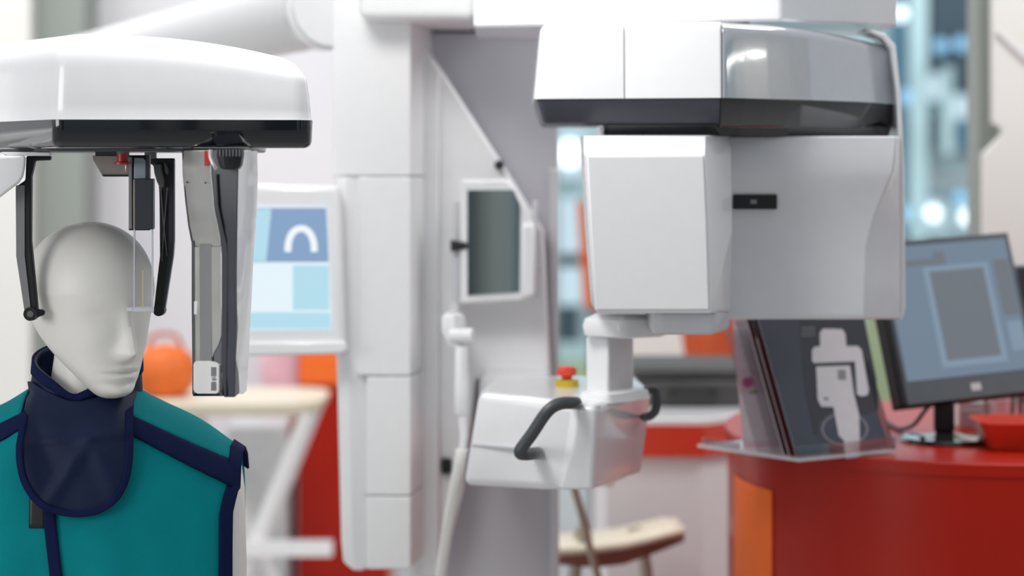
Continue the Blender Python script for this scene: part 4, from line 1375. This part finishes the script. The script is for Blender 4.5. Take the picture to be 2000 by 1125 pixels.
# left flap under the closing edge is the same cloth; shoulder piece runs over the ridge to the back
for sg in (-1, 1):
    G = []
    for j in range(30):
        row = []
        for i in range(25):
            bx = sg * (.074 + (.2205 - .074) * i / 24)
            zu = zline(up1, up2, bx) - .006
            d0 = ridge(bx) - zu
            th0 = math.acos(max(-1, min(1, 1 - d0 / RR)))
            s = j / 29
            if s < .6:
                th = th0 * (1 - s / .3) if s < .3 else -(math.pi / 2) * (s - .3) / .3
                z = ridge(bx) - RR * (1 - math.cos(th))
                y = -amp(bx) * math.sin(th)
                nz, ny = math.cos(th), -math.sin(th)
            else:
                z = ridge(bx) - RR - (ridge(bx) - RR - .8) * (s - .6) / .4
                y = amp(bx); nz, ny = 0, 1
            w = .0055 + .0012 * math.sin(bx * 60 + z * 40)
            row.append(Vector((XB + bx, YB + y + ny * w, z + nz * w)))
        G.append(row)
    fin('shoulder_panel', sheet(B(), G), 'teal_fabric', ap, solid=.003, angle=80)
    G = []
    for j in range(9):
        row = []
        for i in range(25):
            bx = sg * (.06 + (.218 - .06) * i / 24)
            a, b = zline(lo1, lo2, bx), zline(up1, up2, bx)
            bz = a + (b - a) * j / 8
            row.append(S(bx, bz, .0105 + .0008 * math.sin(i * 1.7)))
        G.append(row)
    fin('shoulder_binding', sheet(B(), G), 'navy_binding', ap, solid=.0035, angle=80)
    G = []
    for j in range(44):
        s = j / 43
        row = []
        for i in range(5):
            bx0 = sg * (.2035 + .0165 * i / 4)
            if s < .12:
                th = math.radians(-70) + math.radians(160) * (s / .12)
                bx = sg * (.2115 + .0165 * i / 4)
                z = ridge(bx) - RR * .5 * (1 - math.cos(th)); y = -amp(bx) * .75 * math.sin(th)
                row.append(Vector((XB + bx, YB + y - .010 * math.sin(th), z + .010 * math.cos(th))))
            else:
                k = (s - .12) / .88
                zt_ = ridge(.21) - RR * .5
                bz = zt_ + (ZB - zt_) * k
                bl = max(0, 1 - k * 14)
                bx = bx0 + sg * .008 * bl
                row.append(S(bx, bz, .0105 + wav(bx0, bz)))
        G.append(row)
    fin('armhole_binding', sheet(B(), G), 'navy_binding', ap, solid=.0035, angle=80)
# closing edge down the front and hook-and-loop patch
e1, e2 = body(97, 985), body(112, 1125)
G = []
for j in range(24):
    s = j / 23
    bz = e1[1] + .06 + (ZB - e1[1] - .06) * s
    bc = e1[0] + (e2[0] - e1[0]) * min(1.6, max(0, (bz - e1[1]) / (e2[1] - e1[1])))
    G.append([S(bc + o_, bz, .0105 + wav(bc, bz)) for o_ in (-.0085, -.004, 0, .004, .0085)])
fin('closing_edge', sheet(B(), G), 'navy_binding', ap, solid=.003, angle=80)
q1, q2 = body(60, 955), body(91, 1030)
G = []
for j in range(9):
    bz = q1[1] + (q2[1] - q1[1]) * j / 8
    G.append([S(q1[0] + (q2[0] - q1[0]) * i / 5, bz, .0090 + wav(q1[0], bz)) for i in range(6)])
fin('fastening_patch', sheet(B(), G), 'black_matt', ap, solid=.002, angle=80)

# ------------------------------------------------------------------ thyroid collar
tc_ = thing('thyroid_collar', (XB, YB, 1.1), 'dark navy thyroid collar with bib around the mannequin neck', 'collar')
NC = 72


def ctop(a):
    """Height of the collar rim; a = 0 front, +90 deg towards the picture's right."""
    a = (a + math.pi) % (2 * math.pi) - math.pi
    f = (1 + math.cos(a)) / 2
    left = max(0, -math.sin(a)); right = max(0, math.sin(a))
    return 1.262 + .060 * (1 - f) ** 1.0 + .018 * left * f + .004 * right - .010 * math.exp(-((a + .12) / .28) ** 2)


def cpt(a, s, off=0.0):
    """s = 0 rim, 1 foot of the standing band."""
    rx, ry = .0735 + .004 * s, .077 + .011 * s
    z0_ = ctop(a)
    z1_ = 1.198 + .030 * (1 - math.cos(a)) / 2
    fold = .0022 * math.sin(a * 9 + s * 3) * math.sin(s * math.pi) + .0015 * math.sin(s * 17 + a * 4) * s
    r = 1 + (off + fold) / .075
    return Vector((XB + .003 + rx * r * math.sin(a), YB + .006 - ry * r * math.cos(a), z0_ + (z1_ - z0_) * s))


G = []
for j in range(14):
    G.append([cpt(2 * math.pi * k / NC, j / 13) for k in range(NC + 1)])
fin('collar_band', sheet(B(), G), 'navy_fabric', tc_, solid=.005, angle=80)
G = []
for j in range(5):
    s = j / 4 * .2 - .015
    G.append([cpt(2 * math.pi * k / NC, s, .0035) for k in range(NC + 1)])
fin('rim_binding', sheet(B(), G), 'navy_binding', tc_, solid=.003, angle=80)
# bib
ol = [body(*p) for p in [(62, 742), (53, 800), (43, 850), (41, 900), (50, 940), (72, 975), (105, 996), (150, 1005), (195, 999), (228, 980), (250, 948), (261, 905), (263, 850), (264, 790), (266, 752), (235, 762), (195, 775), (150, 782), (110, 764), (80, 745)]]
ring = [Vector((p[0], p[1], 0)) for p in ol]
ring = spline(ring + [ring[0]], 6)[:-1]
cen = Vector((sum(p.x for p in ring) / len(ring), sum(p.y for p in ring) / len(ring) - .01, 0))


def fold(bx, bz):
    u, v = bx, bz - 1.16
    f = .006 * g(u + .055 + v * .35, .013) * g(v - .015, .05) - .005 * g(u + .022 + v * .5, .016) * g(v - .03, .05)
    f += .005 * g(u - .005 - v * .6, .012) * g(v + .01, .06) + .003 * g(v - .037 - .1 * u, .006)
    f += .004 * g(u - .05 + v * .4, .014) * g(v, .05)
    return f


def bibp(p, off):
    # near its top the bib hangs from the band, lower down it lies on the apron
    bx, bz = p.x, p.y
    fo_ = fold(bx, bz)
    ya_ = S(bx, bz, .0165 + fo_ + off).y
    e = max(0, 1 - min(1, ((bx - .003) / .0815) ** 2))
    yb_ = YB + .006 - (.083 + .006 * min(1, max(0, (1.25 - bz) / .06))) * math.sqrt(e) - off - fo_ * .6
    m_ = max(0, 1 - abs(ya_ - yb_) / .03) ** 2 * .006          # smooth union of band and chest
    return Vector((XB + bx, min(ya_, yb_) - m_, bz))


G = []
for j in range(22):
    f = j / 21
    G.append([bibp(cen + (p - cen) * f, 0) for p in ring + [ring[0]]])
fin('bib', sheet(B(), G), 'navy_fabric', tc_, solid=.004, angle=80)
lowr = ring[2:]
edge = [p for p in ring if p.y < 1.205]
i0 = min(range(len(ring)), key=lambda i: (ring[i] - Vector((ol[1][0], ol[1][1], 0))).length)
i1 = min(range(len(ring)), key=lambda i: (ring[i] - Vector((ol[13][0], ol[13][1], 0))).length)
edge = ring[i0:i1 + 1]
G = []
for w in (-.001, .002, .005, .0085):
    row = []
    for p in edge:
        d_ = (cen - p).normalized()
        row.append(bibp(p + d_ * w, .0032))
    G.append(row)
fin('bib_binding', sheet(B(), G), 'navy_binding', tc_, solid=.003, angle=80)
